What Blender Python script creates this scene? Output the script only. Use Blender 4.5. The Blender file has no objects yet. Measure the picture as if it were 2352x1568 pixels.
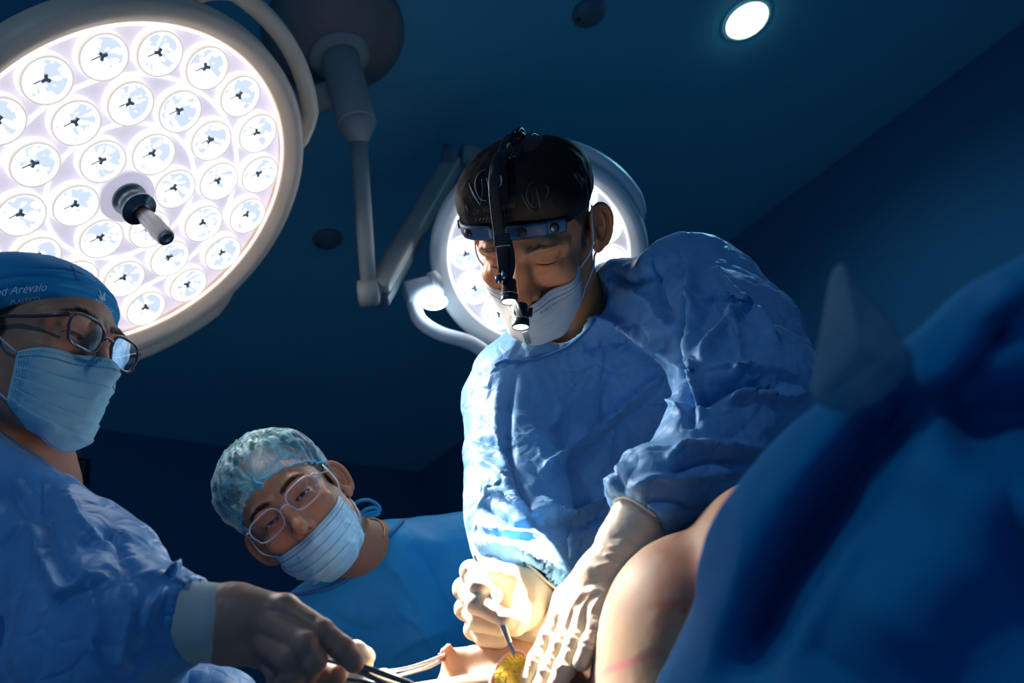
import bpy, bmesh, math, random
import numpy as np
from mathutils import Vector, Matrix, Quaternion
from mathutils.bvhtree import BVHTree
random.seed(7); np.random.seed(7)

# ------------------------------------------------------------------ camera, world, exposure
W, H, FPX = 2352.0, 1568.0, 2137.0
PITCH, ROLL = math.radians(30.3), math.radians(-17.7)
CAM_POS = Vector((0.0, 0.0, 0.85))
F = Vector((0, math.cos(PITCH), math.sin(PITCH)))
U0 = Vector((0, -math.sin(PITCH), math.cos(PITCH))); X0 = Vector((1, 0, 0))
RIGHT = math.cos(ROLL)*X0 + math.sin(ROLL)*U0
UP = -math.sin(ROLL)*X0 + math.cos(ROLL)*U0
scene = bpy.context.scene
cam_data = bpy.data.cameras.new('camera'); cam = bpy.data.objects.new('camera', cam_data)
scene.collection.objects.link(cam)
CAMROT = Matrix((RIGHT, UP, -F)).transposed()
cam.matrix_world = Matrix.Translation(CAM_POS) @ CAMROT.to_4x4()
cam_data.sensor_width = 36.0; cam_data.lens = 36.0*FPX/W
cam_data.clip_start = 0.02
cam_data.dof.use_dof = True; cam_data.dof.focus_distance = 1.26; cam_data.dof.aperture_fstop = 5.0
scene.camera = cam
scene.view_settings.view_transform = 'Standard'; scene.view_settings.look = 'None'
scene.view_settings.exposure = 0.0; scene.view_settings.gamma = 1.0
scene.view_settings.use_curve_mapping = False
world = bpy.data.worlds.new('world'); scene.world = world; world.use_nodes = True
bg = world.node_tree.nodes['Background']
bg.inputs[0].default_value = (0.060, 0.24, 0.56, 1); bg.inputs[1].default_value = 0.36

# camera-frame points: x right, y down, z forward (metres) -> world
MC = np.array([list(RIGHT), list(-UP), list(F)]).T        # columns
CP = np.array(list(CAM_POS))
def c2w(P):
    P = np.asarray(P, float)
    return P @ MC.T + CP
def K(x, y, d):
    """camera-frame point seen at pixel (x, y) of the 2352x1568 frame, d metres in front of the lens"""
    return np.array([(x-W/2)*d/FPX, (y-H/2)*d/FPX, d])
def Wp(x, y, d): return Vector(c2w(K(x, y, d)))
def Wd(v): return Vector((MC @ np.asarray(v, float)))     # direction camera frame -> world
def project(Pw):
    C = (np.asarray(Pw) - CP) @ MC
    return W/2 + FPX*C[:,0]/C[:,2], H/2 + FPX*C[:,1]/C[:,2], C[:,2]
ZC = 2.70                                                  # ceiling height

# ------------------------------------------------------------------ objects
COL = scene.collection
def link(o, parent=None):
    COL.objects.link(o)
    if parent is not None:
        o.parent = parent
        o.matrix_parent_inverse = WM[parent.name].inverted() if parent.name in WM else Matrix.Identity(4)
    return o
WM = {}
def tag(o, label=None, cat=None, group=None, kind=None):
    if label: o['label'] = label
    if cat: o['category'] = cat
    if group: o['group'] = group
    if kind: o['kind'] = kind
    return o
def thing(name, loc, label, cat, group=None):
    o = bpy.data.objects.new(name, None); o.location = loc; o.empty_display_size = 0.05
    WM_set(o, Matrix.Translation(Vector(loc))); COL.objects.link(o)
    return tag(o, label, cat, group)
def WM_set(o, m): WM[o.name] = m
def mesh_obj(name, V, Fc, mat, parent=None, smooth=True, M=None, col=None):
    """V (n,3) world coords (or local with matrix M); Fc faces (array (m,4)/(m,3) or list)"""
    me = bpy.data.meshes.new(name)
    if M is not None:
        V = np.asarray(V, float); R = np.array(M)
        V = V @ R[:3,:3].T + R[:3,3]
    if isinstance(Fc, np.ndarray):
        n, k = Fc.shape
        me.vertices.add(len(V)); me.vertices.foreach_set('co', np.asarray(V, np.float32).ravel())
        me.loops.add(n*k); me.loops.foreach_set('vertex_index', Fc.astype(np.int32).ravel())
        me.polygons.add(n); me.polygons.foreach_set('loop_start', np.arange(0, n*k, k, dtype=np.int32))
        me.polygons.foreach_set('loop_total', np.full(n, k, dtype=np.int32))
        me.update(calc_edges=True); me.validate()
    else:
        me.from_pydata([tuple(v) for v in V], [], [tuple(f) for f in Fc]); me.update()
    me.polygons.foreach_set('use_smooth', np.full(len(me.polygons), smooth))
    if col is not None:
        a = me.color_attributes.new('Col', 'FLOAT_COLOR', 'POINT')
        c = np.ones((len(V), 4), np.float32); c[:, :3] = col; a.data.foreach_set('color', c.ravel())
    if mat is not None: me.materials.append(mat)
    o = bpy.data.objects.new(name, me)
    WM_set(o, Matrix.Identity(4))
    return link(o, parent)
def join_geo(parts):
    """list of (V, faces list) -> one V, faces"""
    VV, FF, n = [], [], 0
    for V, Fs in parts:
        V = [tuple(v) for v in V]
        VV += V; FF += [tuple(i+n for i in f) for f in Fs]; n += len(V)
    return VV, FF
def tube(pts, r, n=10, closed=False, cap=True, flat=1.0, up=None):
    """swept tube; r scalar or list; flat<1 flattens the second axis"""
    P = [Vector(p) for p in pts]; m = len(P)
    rr = [r]*m if not hasattr(r, '__len__') else list(r)
    V, Fs = [], []
    T = []
    for i in range(m):
        a = P[(i-1) % m] if (closed or i > 0) else P[i]
        b = P[(i+1) % m] if (closed or i < m-1) else P[i]
        t = (b-a); t = t.normalized() if t.length > 1e-9 else Vector((0,0,1)); T.append(t)
    u = Vector(up) if up is not None else T[0].orthogonal()
    for i in range(m):
        t = T[i]
        if up is not None: u = Vector(up)
        u = (u - t*u.dot(t)); u = u.normalized() if u.length > 1e-6 else t.orthogonal().normalized()
        v = t.cross(u)
        for k in range(n):
            a = 2*math.pi*k/n
            V.append(P[i] + (u*math.cos(a)*flat + v*math.sin(a))*rr[i])
    for i in range(m if closed else m-1):
        j = (i+1) % m
        for k in range(n):
            l = (k+1) % n
            Fs.append((i*n+k, i*n+l, j*n+l, j*n+k))
    if cap and not closed:
        Fs.append(tuple(range(n-1, -1, -1))); Fs.append(tuple((m-1)*n+k for k in range(n)))
    return V, Fs
def smooth_path(pts, k=6, closed=False):
    P = [Vector(p) for p in pts]; n = len(P); out = []
    rng = range(n if closed else n-1)
    for i in rng:
        p0 = P[(i-1) % n] if (closed or i > 0) else P[i]*2-P[i+1]
        p1 = P[i]; p2 = P[(i+1) % n]
        p3 = P[(i+2) % n] if (closed or i+2 < n) else P[i+1]*2-P[i]
        for s in range(k):
            t = s/k
            out.append(0.5*((2*p1)+(p2-p0)*t+(2*p0-5*p1+4*p2-p3)*t*t+(-p0+3*p1-3*p2+p3)*t**3))
    if not closed: out.append(P[-1])
    return out
def lathe(profile, n=48, M=None, closed=False):
    """profile [(r, z)], revolved about Z"""
    V, Fs = [], []
    m = len(profile)
    for r, z in profile:
        for k in range(n):
            a = 2*math.pi*k/n
            V.append(Vector((r*math.cos(a), r*math.sin(a), z)))
    for i in range(m if closed else m-1):
        j = (i+1) % m
        for k in range(n):
            l = (k+1) % n
            Fs.append((i*n+k, i*n+l, j*n+l, j*n+k))
    if not closed:
        if profile[0][0] > 1e-6: Fs.append(tuple(range(n-1, -1, -1)))
        if profile[-1][0] > 1e-6: Fs.append(tuple((m-1)*n+k for k in range(n)))
    if M is not None: V = [M @ v for v in V]
    return V, Fs
def frame(origin, zdir, xhint=None):
    z = Vector(zdir).normalized()
    x = Vector(xhint) if xhint is not None else z.orthogonal()
    x = (x - z*x.dot(z)).normalized(); y = z.cross(x)
    m = Matrix((x, y, z)).transposed().to_4x4(); m.translation = Vector(origin)
    return m
def box_geo(M, sx, sy, sz, bev=0.0):
    bm = bmesh.new(); bmesh.ops.create_cube(bm, size=1.0)
    for v in bm.verts: v.co = Vector((v.co.x*sx, v.co.y*sy, v.co.z*sz))
    if bev > 0: bmesh.ops.bevel(bm, geom=bm.edges[:], offset=bev, segments=3, affect='EDGES', profile=0.6)
    V = [M @ v.co for v in bm.verts]; Fs = [tuple(v.index for v in f.verts) for f in bm.faces]
    bm.free(); return V, Fs

# ------------------------------------------------------------------ materials
def srgb(r, g, b):
    f = lambda c: (c/255/12.92) if c/255 <= 0.04045 else ((c/255+0.055)/1.055)**2.4
    return (f(r), f(g), f(b), 1)
def mat(name, color, rough=0.5, metal=0.0, bump=None, spec=0.5, sss=0.0, trans=0.0, alpha=1.0, emit=None,
        vcol=False, var=None, sheen=0.0, coat=0.0, sssr=(1, .35, .2), ssss=0.004, ior=1.45):
    m = bpy.data.materials.new(name); m.use_nodes = True
    nt = m.node_tree; b = nt.nodes['Principled BSDF']
    b.inputs['Base Color'].default_value = tuple(color[:3])+(1,)
    b.inputs['Roughness'].default_value = rough; b.inputs['Metallic'].default_value = metal
    b.inputs['Specular IOR Level'].default_value = spec
    b.inputs['IOR'].default_value = ior
    if trans: b.inputs['Transmission Weight'].default_value = trans
    if alpha < 1: b.inputs['Alpha'].default_value = alpha
    if sheen: b.inputs['Sheen Weight'].default_value = sheen
    if coat: b.inputs['Coat Weight'].default_value = coat; b.inputs['Coat Roughness'].default_value = 0.15
    if sss:
        b.inputs['Subsurface Weight'].default_value = sss
        b.inputs['Subsurface Radius'].default_value = sssr; b.inputs['Subsurface Scale'].default_value = ssss
    if emit:
        b.inputs['Emission Color'].default_value = tuple(emit[0][:3])+(1,); b.inputs['Emission Strength'].default_value = emit[1]
    tc = nt.nodes.new('ShaderNodeTexCoord')
    src = None
    if vcol:
        vc = nt.nodes.new('ShaderNodeVertexColor'); vc.layer_name = 'Col'; src = vc.outputs[0]
        nt.links.new(src, b.inputs['Base Color'])
    if var:
        scale, amt = var
        n = nt.nodes.new('ShaderNodeTexNoise'); n.inputs['Scale'].default_value = scale; n.inputs['Detail'].default_value = 5
        nt.links.new(tc.outputs['Object'], n.inputs['Vector'])
        mr = nt.nodes.new('ShaderNodeMapRange'); mr.inputs[3].default_value = 1-amt; mr.inputs[4].default_value = 1+amt
        mr.inputs[1].default_value = .3; mr.inputs[2].default_value = .7
        nt.links.new(n.outputs[0], mr.inputs[0])
        mx = nt.nodes.new('ShaderNodeMix'); mx.data_type = 'RGBA'; mx.blend_type = 'MULTIPLY'; mx.inputs[0].default_value = 1
        if src is None: mx.inputs[6].default_value = tuple(color[:3])+(1,)
        else: nt.links.new(src, mx.inputs[6])
        nt.links.new(mr.outputs[0], mx.inputs[7]); nt.links.new(mx.outputs[2], b.inputs['Base Color'])
    if bump:
        prev = None
        for kind, scale, strength, dist in bump:
            if kind == 'noise':
                n = nt.nodes.new('ShaderNodeTexNoise'); n.inputs['Scale'].default_value = scale; n.inputs['Detail'].default_value = 6
                out = n.outputs[0]
            elif kind == 'crease':
                w = nt.nodes.new('ShaderNodeTexNoise'); w.inputs['Scale'].default_value = scale*.5; w.inputs['Detail'].default_value = 2
                nt.links.new(tc.outputs['Object'], w.inputs['Vector'])
                va = nt.nodes.new('ShaderNodeVectorMath'); va.operation = 'MULTIPLY_ADD'; va.inputs[1].default_value = (1.1/scale*2,)*3
                nt.links.new(w.outputs[1], va.inputs[0]); nt.links.new(tc.outputs['Object'], va.inputs[2])
                n = nt.nodes.new('ShaderNodeTexVoronoi'); n.feature = 'DISTANCE_TO_EDGE'; n.inputs['Scale'].default_value = scale
                nt.links.new(va.outputs[0], n.inputs['Vector'])
                cl = nt.nodes.new('ShaderNodeMath'); cl.operation = 'MINIMUM'; cl.inputs[1].default_value = .16; nt.links.new(n.outputs[0], cl.inputs[0])
                out = cl.outputs[0]
            elif kind == 'voro':
                n = nt.nodes.new('ShaderNodeTexVoronoi'); n.inputs['Scale'].default_value = scale; out = n.outputs[0]
            else:
                n = nt.nodes.new('ShaderNodeTexWave'); n.inputs['Scale'].default_value = scale; n.inputs['Distortion'].default_value = 0.5
                out = n.outputs[1]
            if kind != 'crease': nt.links.new(tc.outputs['Object'], n.inputs['Vector'])
            bp = nt.nodes.new('ShaderNodeBump'); bp.inputs['Strength'].default_value = strength; bp.inputs['Distance'].default_value = dist
            nt.links.new(out, bp.inputs['Height'])
            if prev: nt.links.new(prev, bp.inputs['Normal'])
            prev = bp.outputs[0]
        nt.links.new(prev, b.inputs['Normal'])
    return m
GOWN_BUMP = [('crease', 9, .55, .030), ('crease', 24, .40, .012), ('noise', 600, .18, .0006)]
SCRUB_BUMP = [('crease', 6, .30, .020), ('noise', 35, .2, .003), ('noise', 600, .18, .0006)]
M = {}
M['ceiling'] = mat('ceiling_paint', (.11, .44, .58), .85, bump=[('noise', 300, .15, .002)], var=(1.2, .05))
M['wall'] = mat('wall_paint', (.025, .14, .26), .8, bump=[('noise', 200, .1, .002)])
M['floor'] = mat('floor_vinyl', (.12, .2, .26), .4, var=(3, .1))
M['housing'] = mat('lamp_housing', (.86, .64, .47), .42, var=(3, .03))
M['housing2'] = mat('lamp_housing_white', (.70, .72, .74), .42, var=(3, .03))
M['panel'] = mat('lamp_panel', (.60, .58, .68), .35, emit=((.60, .56, .68), .75))  # added emission stands in for LED light scattered in the cover
M['panel2'] = mat('far_lamp_panel', (.60, .60, .70), .35, emit=((.50, .54, .70), .38))  # weaker added glow, again for LED light scattered in the panel
M['white_plastic'] = mat('white_plastic', (.72, .68, .68), .4)
M['ring'] = mat('lamp_ring', (.9, .9, .95), .3)
M['ring_glow'] = mat('glowing_ring', (.9, .9, .95), .3, emit=((1, .97, .93), 1.0))  # emission put in so the panel rings read as brightly lit
M['rimcream'] = mat('lens_rim', (.9, .84, .72), .35)
M['lens_rim'] = mat('lit_lens_rim', (.9, .84, .74), .35, emit=((1, .93, .84), .55))  # emission stands in for LED light on the cup walls
M['chrome'] = mat('brushed_steel', (.60, .60, .60), .36, .8, bump=[('noise', 400, .1, .0005)])
M['steel_dull'] = mat('dull_steel', (.13, .13, .14), .30, 1.0)
M['dark_steel'] = mat('dark_steel', (.10, .13, .16), .35, 1.0)
M['black'] = mat('black_plastic', (.012, .014, .018), .35)
M['dome'] = mat('mount_paint', (.20, .17, .16), .5)
M['arm'] = mat('arm_paint', (.34, .34, .31), .45, var=(2, .03))
M['armdark'] = mat('arm_joint_cap', (.10, .15, .2), .5)
M['gown'] = mat('surgical_gown', (.125, .35, .65), .50, bump=GOWN_BUMP, spec=.35, sheen=.15)
M['gown2'] = mat('scrub_gown', (.015, .29, .60), .6, bump=SCRUB_BUMP, spec=.3)
M['gown3'] = mat('surgical_gown_left', (.08, .30, .62), .42, bump=GOWN_BUMP, spec=.4, sheen=.15)
M['gowntrim'] = mat('gown_binding', (.015, .15, .40), .6)
M['skin'] = mat('skin', (.5, .25, .16), .48, vcol=True, sss=.25, ssss=.006, bump=[('noise', 350, .15, .001)], spec=.4, var=(60, .06))
M['skin_patient'] = mat('patient_skin', (.5, .33, .22), .55, vcol=True, sss=.35, ssss=.008, bump=[('noise', 250, .12, .001), ('noise', 30, .12, .004)], spec=.25, var=(30, .06))
M['glove'] = mat('latex_glove', (.78, .64, .48), .38, sss=.3, ssss=.004, bump=[('noise', 90, .25, .0015), ('noise', 400, .1, .0005)], spec=.45)
M['glove_grey'] = mat('grey_latex_glove', (.34, .20, .15), .45, sss=.1, ssss=.003, bump=[('noise', 90, .2, .0015)], spec=.35)
M['cuff'] = mat('knit_cuff', (.38, .46, .45), .7, bump=[('noise', 300, .3, .001)])
M['cap_black'] = mat('black_cotton_cap', (.0035, .0035, .004), .7, bump=[('noise', 60, .35, .003), ('noise', 700, .2, .0004)], spec=.25)
M['cap_blue'] = mat('blue_cotton_cap', (.015, .26, .52), .75, bump=[('noise', 50, .3, .003), ('noise', 800, .3, .0005)], spec=.2)
M['print_grey'] = mat('grey_print', (.45, .43, .44), .5)
M['print_dim'] = mat('dark_grey_print', (.055, .055, .06), .5)
M['print_gold'] = mat('gold_print', (.55, .33, .16), .5)
M['thread'] = mat('pale_thread', (.62, .85, .85), .6)
M['thread_pink'] = mat('pink_thread', (.75, .62, .68), .6)
M['mask_white'] = mat('mask_fabric_white', (.78, .72, .66), .7, sss=.1, bump=[('noise', 500, .2, .0006)], spec=.2)
M['mask_blue'] = mat('mask_fabric_blue', (.30, .62, .74), .7, bump=[('noise', 40, .25, .002), ('noise', 500, .2, .0006)], spec=.2)
M['mask_pale'] = mat('mask_fabric_pale_blue', (.46, .70, .80), .7, bump=[('noise', 40, .2, .002), ('noise', 500, .2, .0006)], spec=.2)
M['mask_edge'] = mat('mask_edge', (.62, .72, .82), .7, bump=[('wave', 400, .3, .0006)])
M['stitch'] = mat('mask_stitch', (.16, .19, .26), .8)
M['elastic'] = mat('ear_loop', (.62, .68, .74), .8)
M['band_blue'] = mat('blue_headband', (.012, .05, .13), .5)
M['eye'] = None
M['hair'] = mat('dark_hair', (.012, .009, .008), .55)
M['frame_dark'] = mat('dark_frame', (.05, .035, .04), .18, coat=.5)
M['frame_clear'] = mat('clear_frame', (.80, .74, .80), .12, trans=.55, coat=.5, ior=1.3)
def glass(name, tint=(1, 1, 1), refl=0.10, rough=0.02):
    m = bpy.data.materials.new(name); m.use_nodes = True; nt = m.node_tree; nt.nodes.clear()
    o = nt.nodes.new('ShaderNodeOutputMaterial'); mx = nt.nodes.new('ShaderNodeMixShader')
    t = nt.nodes.new('ShaderNodeBsdfTransparent'); t.inputs[0].default_value = tuple(tint)+(1,)
    g = nt.nodes.new('ShaderNodeBsdfGlossy'); g.inputs['Roughness'].default_value = rough
    f = nt.nodes.new('ShaderNodeFresnel'); f.inputs[0].default_value = 1.35
    a = nt.nodes.new('ShaderNodeMath'); a.operation = 'MULTIPLY_ADD'; a.inputs[1].default_value = .4; a.inputs[2].default_value = refl*.1
    nt.links.new(f.outputs[0], a.inputs[0]); nt.links.new(a.outputs[0], mx.inputs[0])
    nt.links.new(t.outputs[0], mx.inputs[1]); nt.links.new(g.outputs[0], mx.inputs[2]); nt.links.new(mx.outputs[0], o.inputs[0])
    return m
M['lens'] = glass('spectacle_lens', (.92, .92, .95))
def emis(name, col, s):
    m = bpy.data.materials.new(name); m.use_nodes = True; nt = m.node_tree; nt.nodes.clear()
    o = nt.nodes.new('ShaderNodeOutputMaterial'); e = nt.nodes.new('ShaderNodeEmission')
    e.inputs[0].default_value = tuple(col)+(1,); e.inputs[1].default_value = s
    nt.links.new(e.outputs[0], o.inputs[0]); return m
M['downlight'] = emis('downlight_glow', (.42, .85, 1), 22)
M['headlight'] = emis('headlight_glow', (1, .95, .82), 12)
M['sidelight'] = emis('side_light_glow', (.62, .85, 1), 22)
# ------------------------------------------------------------------ signed-distance modelling
f32 = np.float32
_T = np.random.RandomState(3).rand(64, 64, 64).astype(f32)
def vnoise(P):
    P = np.asarray(P, f32); i = np.floor(P).astype(np.int32); f = P - i; f = f*f*(3-2*f)
    a = i & 63; b = (i+1) & 63
    x0, y0, z0 = a.T; x1, y1, z1 = b.T; fx, fy, fz = f.T
    c00 = _T[x0, y0, z0]*(1-fx)+_T[x1, y0, z0]*fx; c10 = _T[x0, y1, z0]*(1-fx)+_T[x1, y1, z0]*fx
    c01 = _T[x0, y0, z1]*(1-fx)+_T[x1, y0, z1]*fx; c11 = _T[x0, y1, z1]*(1-fx)+_T[x1, y1, z1]*fx
    return (c00*(1-fy)+c10*fy)*(1-fz)+(c01*(1-fy)+c11*fy)*fz
def fbm(P, o=3):
    s = 0; a = .5
    for k in range(o): s = s + a*(vnoise(np.asarray(P)*(2**k)+17.3*k)-.5); a *= .5
    return s
def ridge(P, o=2):
    s = 0; a = 1.0
    for k in range(o):
        n = vnoise(np.asarray(P)*(2**k)+9.1*k)+.5*vnoise(np.asarray(P)*(2**(k+1))+31.7*k)-.75
        s = s + a*(.25-np.abs(n)); a *= .5
    return s
def A(*v): return np.array(v, f32)
def sph(P, c, r): return np.linalg.norm(P-A(*c), axis=1)-f32(r)
def ell(P, c, r, R=None):
    Q = P-A(*c)
    if R is not None: Q = Q @ np.asarray(R, f32)
    r = A(*r); k0 = np.linalg.norm(Q/r, axis=1); k1 = np.linalg.norm(Q/(r*r), axis=1)+1e-9
    return k0*(k0-1)/k1
def rc(P, a, b, ra, rb):
    a = A(*a); b = A(*b); ba = b-a; pa = P-a
    h = np.clip((pa@ba)/(ba@ba+1e-12), 0, 1)
    return np.linalg.norm(pa-h[:, None]*ba, axis=1)-(f32(ra)+(f32(rb)-f32(ra))*h)
def smin(a, b, k):
    h = np.clip(.5+.5*(b-a)/k, 0, 1); return b+(a-b)*h-k*h*(1-h)
def smax(a, b, k): return -smin(-a, -b, k)
def chain(P, pts, k=.004):
    """pts [(point, r)] -> smooth union of cones"""
    d = None
    for (a, ra), (b, rb) in zip(pts[:-1], pts[1:]):
        e = rc(P, a, b, ra, rb); d = e if d is None else np.minimum(d, e)
    return d
def sdf_mesh(fn, lo, hi, h):
    """surface nets over the box lo..hi with cell h; returns V, quads"""
    lo = np.array(lo, float); hi = np.array(hi, float); C = 4
    nc = np.ceil((hi-lo)/(h*C)).astype(int); N = nc*C+1
    ax = [lo[i]+(np.arange(nc[i])+.5)*h*C for i in range(3)]
    G = np.stack(np.meshgrid(*ax, indexing='ij'), -1).reshape(-1, 3).astype(f32)
    dc = np.concatenate([fn(G[i:i+400000]) for i in range(0, len(G), 400000)]).reshape(nc)
    act = np.abs(dc) < h*C*1.9
    D = np.full(N, 1.0, f32); big = np.where(dc > 0, 1., -1.).astype(f32)
    rep = big.repeat(C, 0).repeat(C, 1).repeat(C, 2); D[:-1, :-1, :-1] = rep
    D[-1] = D[-2]; D[:, -1] = D[:, -2]; D[:, :, -1] = D[:, :, -2]
    need = np.zeros(N, bool); ra = act.repeat(C, 0).repeat(C, 1).repeat(C, 2)
    for dx in (0, 1):
        for dy in (0, 1):
            for dz in (0, 1):
                need[dx:dx+ra.shape[0], dy:dy+ra.shape[1], dz:dz+ra.shape[2]] |= ra
    idx = np.argwhere(need)
    for i in range(0, len(idx), 500000):
        q = idx[i:i+500000]; D[q[:, 0], q[:, 1], q[:, 2]] = fn((lo+q*h).astype(f32))
    S = D < 0
    c8 = [(0,0,0),(1,0,0),(0,1,0),(1,1,0),(0,0,1),(1,0,1),(0,1,1),(1,1,1)]
    cnt = sum(S[x:N[0]-1+x, y:N[1]-1+y, z:N[2]-1+z].astype(np.int8) for x, y, z in c8)
    cells = np.argwhere((cnt > 0) & (cnt < 8)); vid = np.full(N-1, -1, np.int32)
    vid[cells[:, 0], cells[:, 1], cells[:, 2]] = np.arange(len(cells))
    acc = np.zeros((len(cells), 3)); num = np.zeros(len(cells))
    val = [D[cells[:, 0]+x, cells[:, 1]+y, cells[:, 2]+z] for x, y, z in c8]
    for i in range(8):
        for j in range(i+1, 8):
            dd = np.array(c8[j])-np.array(c8[i])
            if np.abs(dd).sum() != 1: continue
            m = (val[i] < 0) != (val[j] < 0); den = val[i]-val[j]
            t = np.where(m, val[i]/np.where(np.abs(den) < 1e-12, 1, den), 0)
            acc += m[:, None]*(np.array(c8[i])+t[:, None]*dd); num += m
    V = lo+(cells+acc/num[:, None])*h
    quads = []
    for axn in range(3):
        b, c = [(1, 2), (2, 0), (0, 1)][axn]
        sl0 = [slice(None)]*3; sl1 = [slice(None)]*3
        sl0[axn] = slice(0, N[axn]-1); sl1[axn] = slice(1, N[axn])
        s0 = S[tuple(sl0)]; s1 = S[tuple(sl1)]
        e = np.argwhere(s0 != s1); e = e[(e[:, b] > 0) & (e[:, c] > 0) & (e[:, b] < N[b]-1) & (e[:, c] < N[c]-1)]
        ins = s0[e[:, 0], e[:, 1], e[:, 2]]
        def g(ob, oc):
            q = e.copy(); q[:, b] -= ob; q[:, c] -= oc; return vid[q[:, 0], q[:, 1], q[:, 2]]
        Q = np.stack([g(1, 1), g(0, 1), g(0, 0), g(1, 0)], 1)
        Q[~ins] = Q[~ins][:, ::-1]; quads.append(Q)
    Q = np.concatenate(quads); Q = Q[(Q >= 0).all(1)]
    return V, Q
def vnormals(V, Q):
    n = np.cross(V[Q[:, 2]]-V[Q[:, 0]], V[Q[:, 3]]-V[Q[:, 1]]); N = np.zeros_like(V)
    for k in range(4):
        for a in range(3): N[:, a] += np.bincount(Q[:, k], n[:, a], len(V))
    return N/(np.linalg.norm(N, axis=1)[:, None]+1e-12)
def vsmooth(V, Q, it=1, amt=.5):
    E = np.concatenate([Q[:, [0, 1]], Q[:, [1, 2]], Q[:, [2, 3]], Q[:, [3, 0]]]); E = np.concatenate([E, E[:, ::-1]])
    cnt = np.bincount(E[:, 0], minlength=len(V))[:, None]+1e-9
    for _ in range(it):
        S = np.stack([np.bincount(E[:, 0], V[E[:, 1], a], len(V)) for a in range(3)], 1)/cnt
        V = V*(1-amt)+S*amt
    return V
def polydist(px, py, pts):
    """unsigned distance, side sign and parameter 0..1 to a pixel polyline"""
    best = np.full(len(px), 1e9); sg = np.ones(len(px)); tt = np.zeros(len(px)); n = len(pts)-1
    for i in range(n):
        a = np.array(pts[i][:2], float); b = np.array(pts[i+1][:2], float); ab = b-a
        t = np.clip(((px-a[0])*ab[0]+(py-a[1])*ab[1])/(ab@ab), 0, 1)
        dx = px-a[0]-t*ab[0]; dy = py-a[1]-t*ab[1]; d = np.hypot(dx, dy)
        m = d < best; best[m] = d[m]; sg[m] = np.sign(ab[0]*dy-ab[1]*dx)[m]; tt[m] = ((i+t)/n)[m]
    return best, sg, tt
def creases(V, N, lines, towards=CP):
    """folds pressed or raised along drawn lines on the side of the cloth that faces the table.
    line = (pts, height m, width right px, width left px)"""
    px, py, dz = project(V); view = V-towards; view /= np.linalg.norm(view, axis=1)[:, None]
    facing = np.clip(-(N*view).sum(1)*3, 0, 1)
    out = np.zeros(len(V))
    for pts, h, w1, w2 in lines:
        xs = [p[0] for p in pts]; ys = [p[1] for p in pts]; mg = 3*max(w1, w2)
        m = (px > min(xs)-mg) & (px < max(xs)+mg) & (py > min(ys)-mg) & (py < max(ys)+mg) & (facing > 0)
        if not m.any(): continue
        P2 = [tuple(p) for p in smooth_path([(a, b, 0) for a, b in [p[:2] for p in pts]], 4)]
        d, s, t = polydist(px[m], py[m], P2); w = np.where(s > 0, w1, w2)
        taper = np.clip(np.minimum(t, 1-t)*5, 0, 1)**.6
        out[m] += h*np.exp(-np.abs(d/w)**1.3)*taper*facing[m]
    return V+N*out[:, None]
# ------------------------------------------------------------------ room
def ray_w(x, y): return Vector(c2w(K(x, y, 1.0)))-CAM_POS
def on_ceiling(x, y):
    r = ray_w(x, y); return CAM_POS + r*((ZC-CAM_POS.z)/r.z)
corner = on_ceiling(960, 1085)
dirA = (on_ceiling(2352, 50)-corner).normalized()      # right-hand wall, towards the camera
dirB = (on_ceiling(230, 985)-corner).normalized()      # back wall, towards the left
dirB = (dirB - dirA*dirB.dot(dirA)).normalized()
def slab(name, a, u, v, lu, lv, n, th, m):
    a, u, v, n = map(Vector, (a, u, v, n))
    V = [a, a+u*lu, a+u*lu+v*lv, a+v*lv]; V += [p+n*th for p in V]
    Fs = [(0,1,2,3),(7,6,5,4),(0,4,5,1),(1,5,6,2),(2,6,7,3),(3,7,4,0)]
    o = mesh_obj(name, V, Fs, m, smooth=False); o['kind'] = 'structure'; return o
UPV = Vector((0, 0, 1)); fl = Vector((corner.x, corner.y, 0))
slab('ceiling', corner, dirA, dirB, 5.5, 4.2, UPV, .1, M['ceiling'])
slab('floor', fl, dirA, dirB, 5.5, 4.2, -UPV, .1, M['floor'])
slab('wall_right', fl, dirA, UPV, 5.5, ZC, -dirB, .1, M['wall'])
slab('wall_back', fl, dirB, UPV, 4.2, ZC, -dirA, .1, M['wall'])

# ceiling downlight
def downlight(px, py, r, label, c=None, e=30, lc=(.25, .70, 1), dm='downlight'):
    if c is None: c = on_ceiling(px, py)
    t = thing('downlight', c, label, 'ceiling light')
    V, Fs = lathe([(r*.98, -.001), (r*.98, -.004), (r*1.10, -.004), (r*1.12, -.001)], 48, Matrix.Translation(c))
    mesh_obj('trim_ring', V, Fs[:-2], M['housing'], t)
    V, Fs = lathe([(0, -.016), (r*.5, -.014), (r*.85, -.009), (r*.99, -.002)], 48, Matrix.Translation(c)); Fs = Fs[:-1]
    mesh_obj('diffuser', V, Fs, M[dm], t)
    l = bpy.data.lights.new('downlight_beam', 'SPOT'); l.energy = e; l.color = lc; l.shadow_soft_size = r
    l.spot_size = math.radians(165); l.spot_blend = 1
    lo = bpy.data.objects.new('downlight_beam', l); lo.matrix_world = Matrix.Translation(c+Vector((0, 0, -.02))); link(lo, t)
    lo.location = Vector((0, 0, -.02)); lo.matrix_parent_inverse = Matrix.Identity(4)
downlight(1715, 46, .060, 'bright round downlight recessed in the blue ceiling above the dark capped surgeon')
downlight(0, 0, .060, 'added unseen ceiling downlight behind the camera, lighting the gown fronts', Vector((-.45, -.55, ZC)), 36, (.74, .87, 1))  # added fill light for the gown fronts, an unseen fitting
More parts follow.
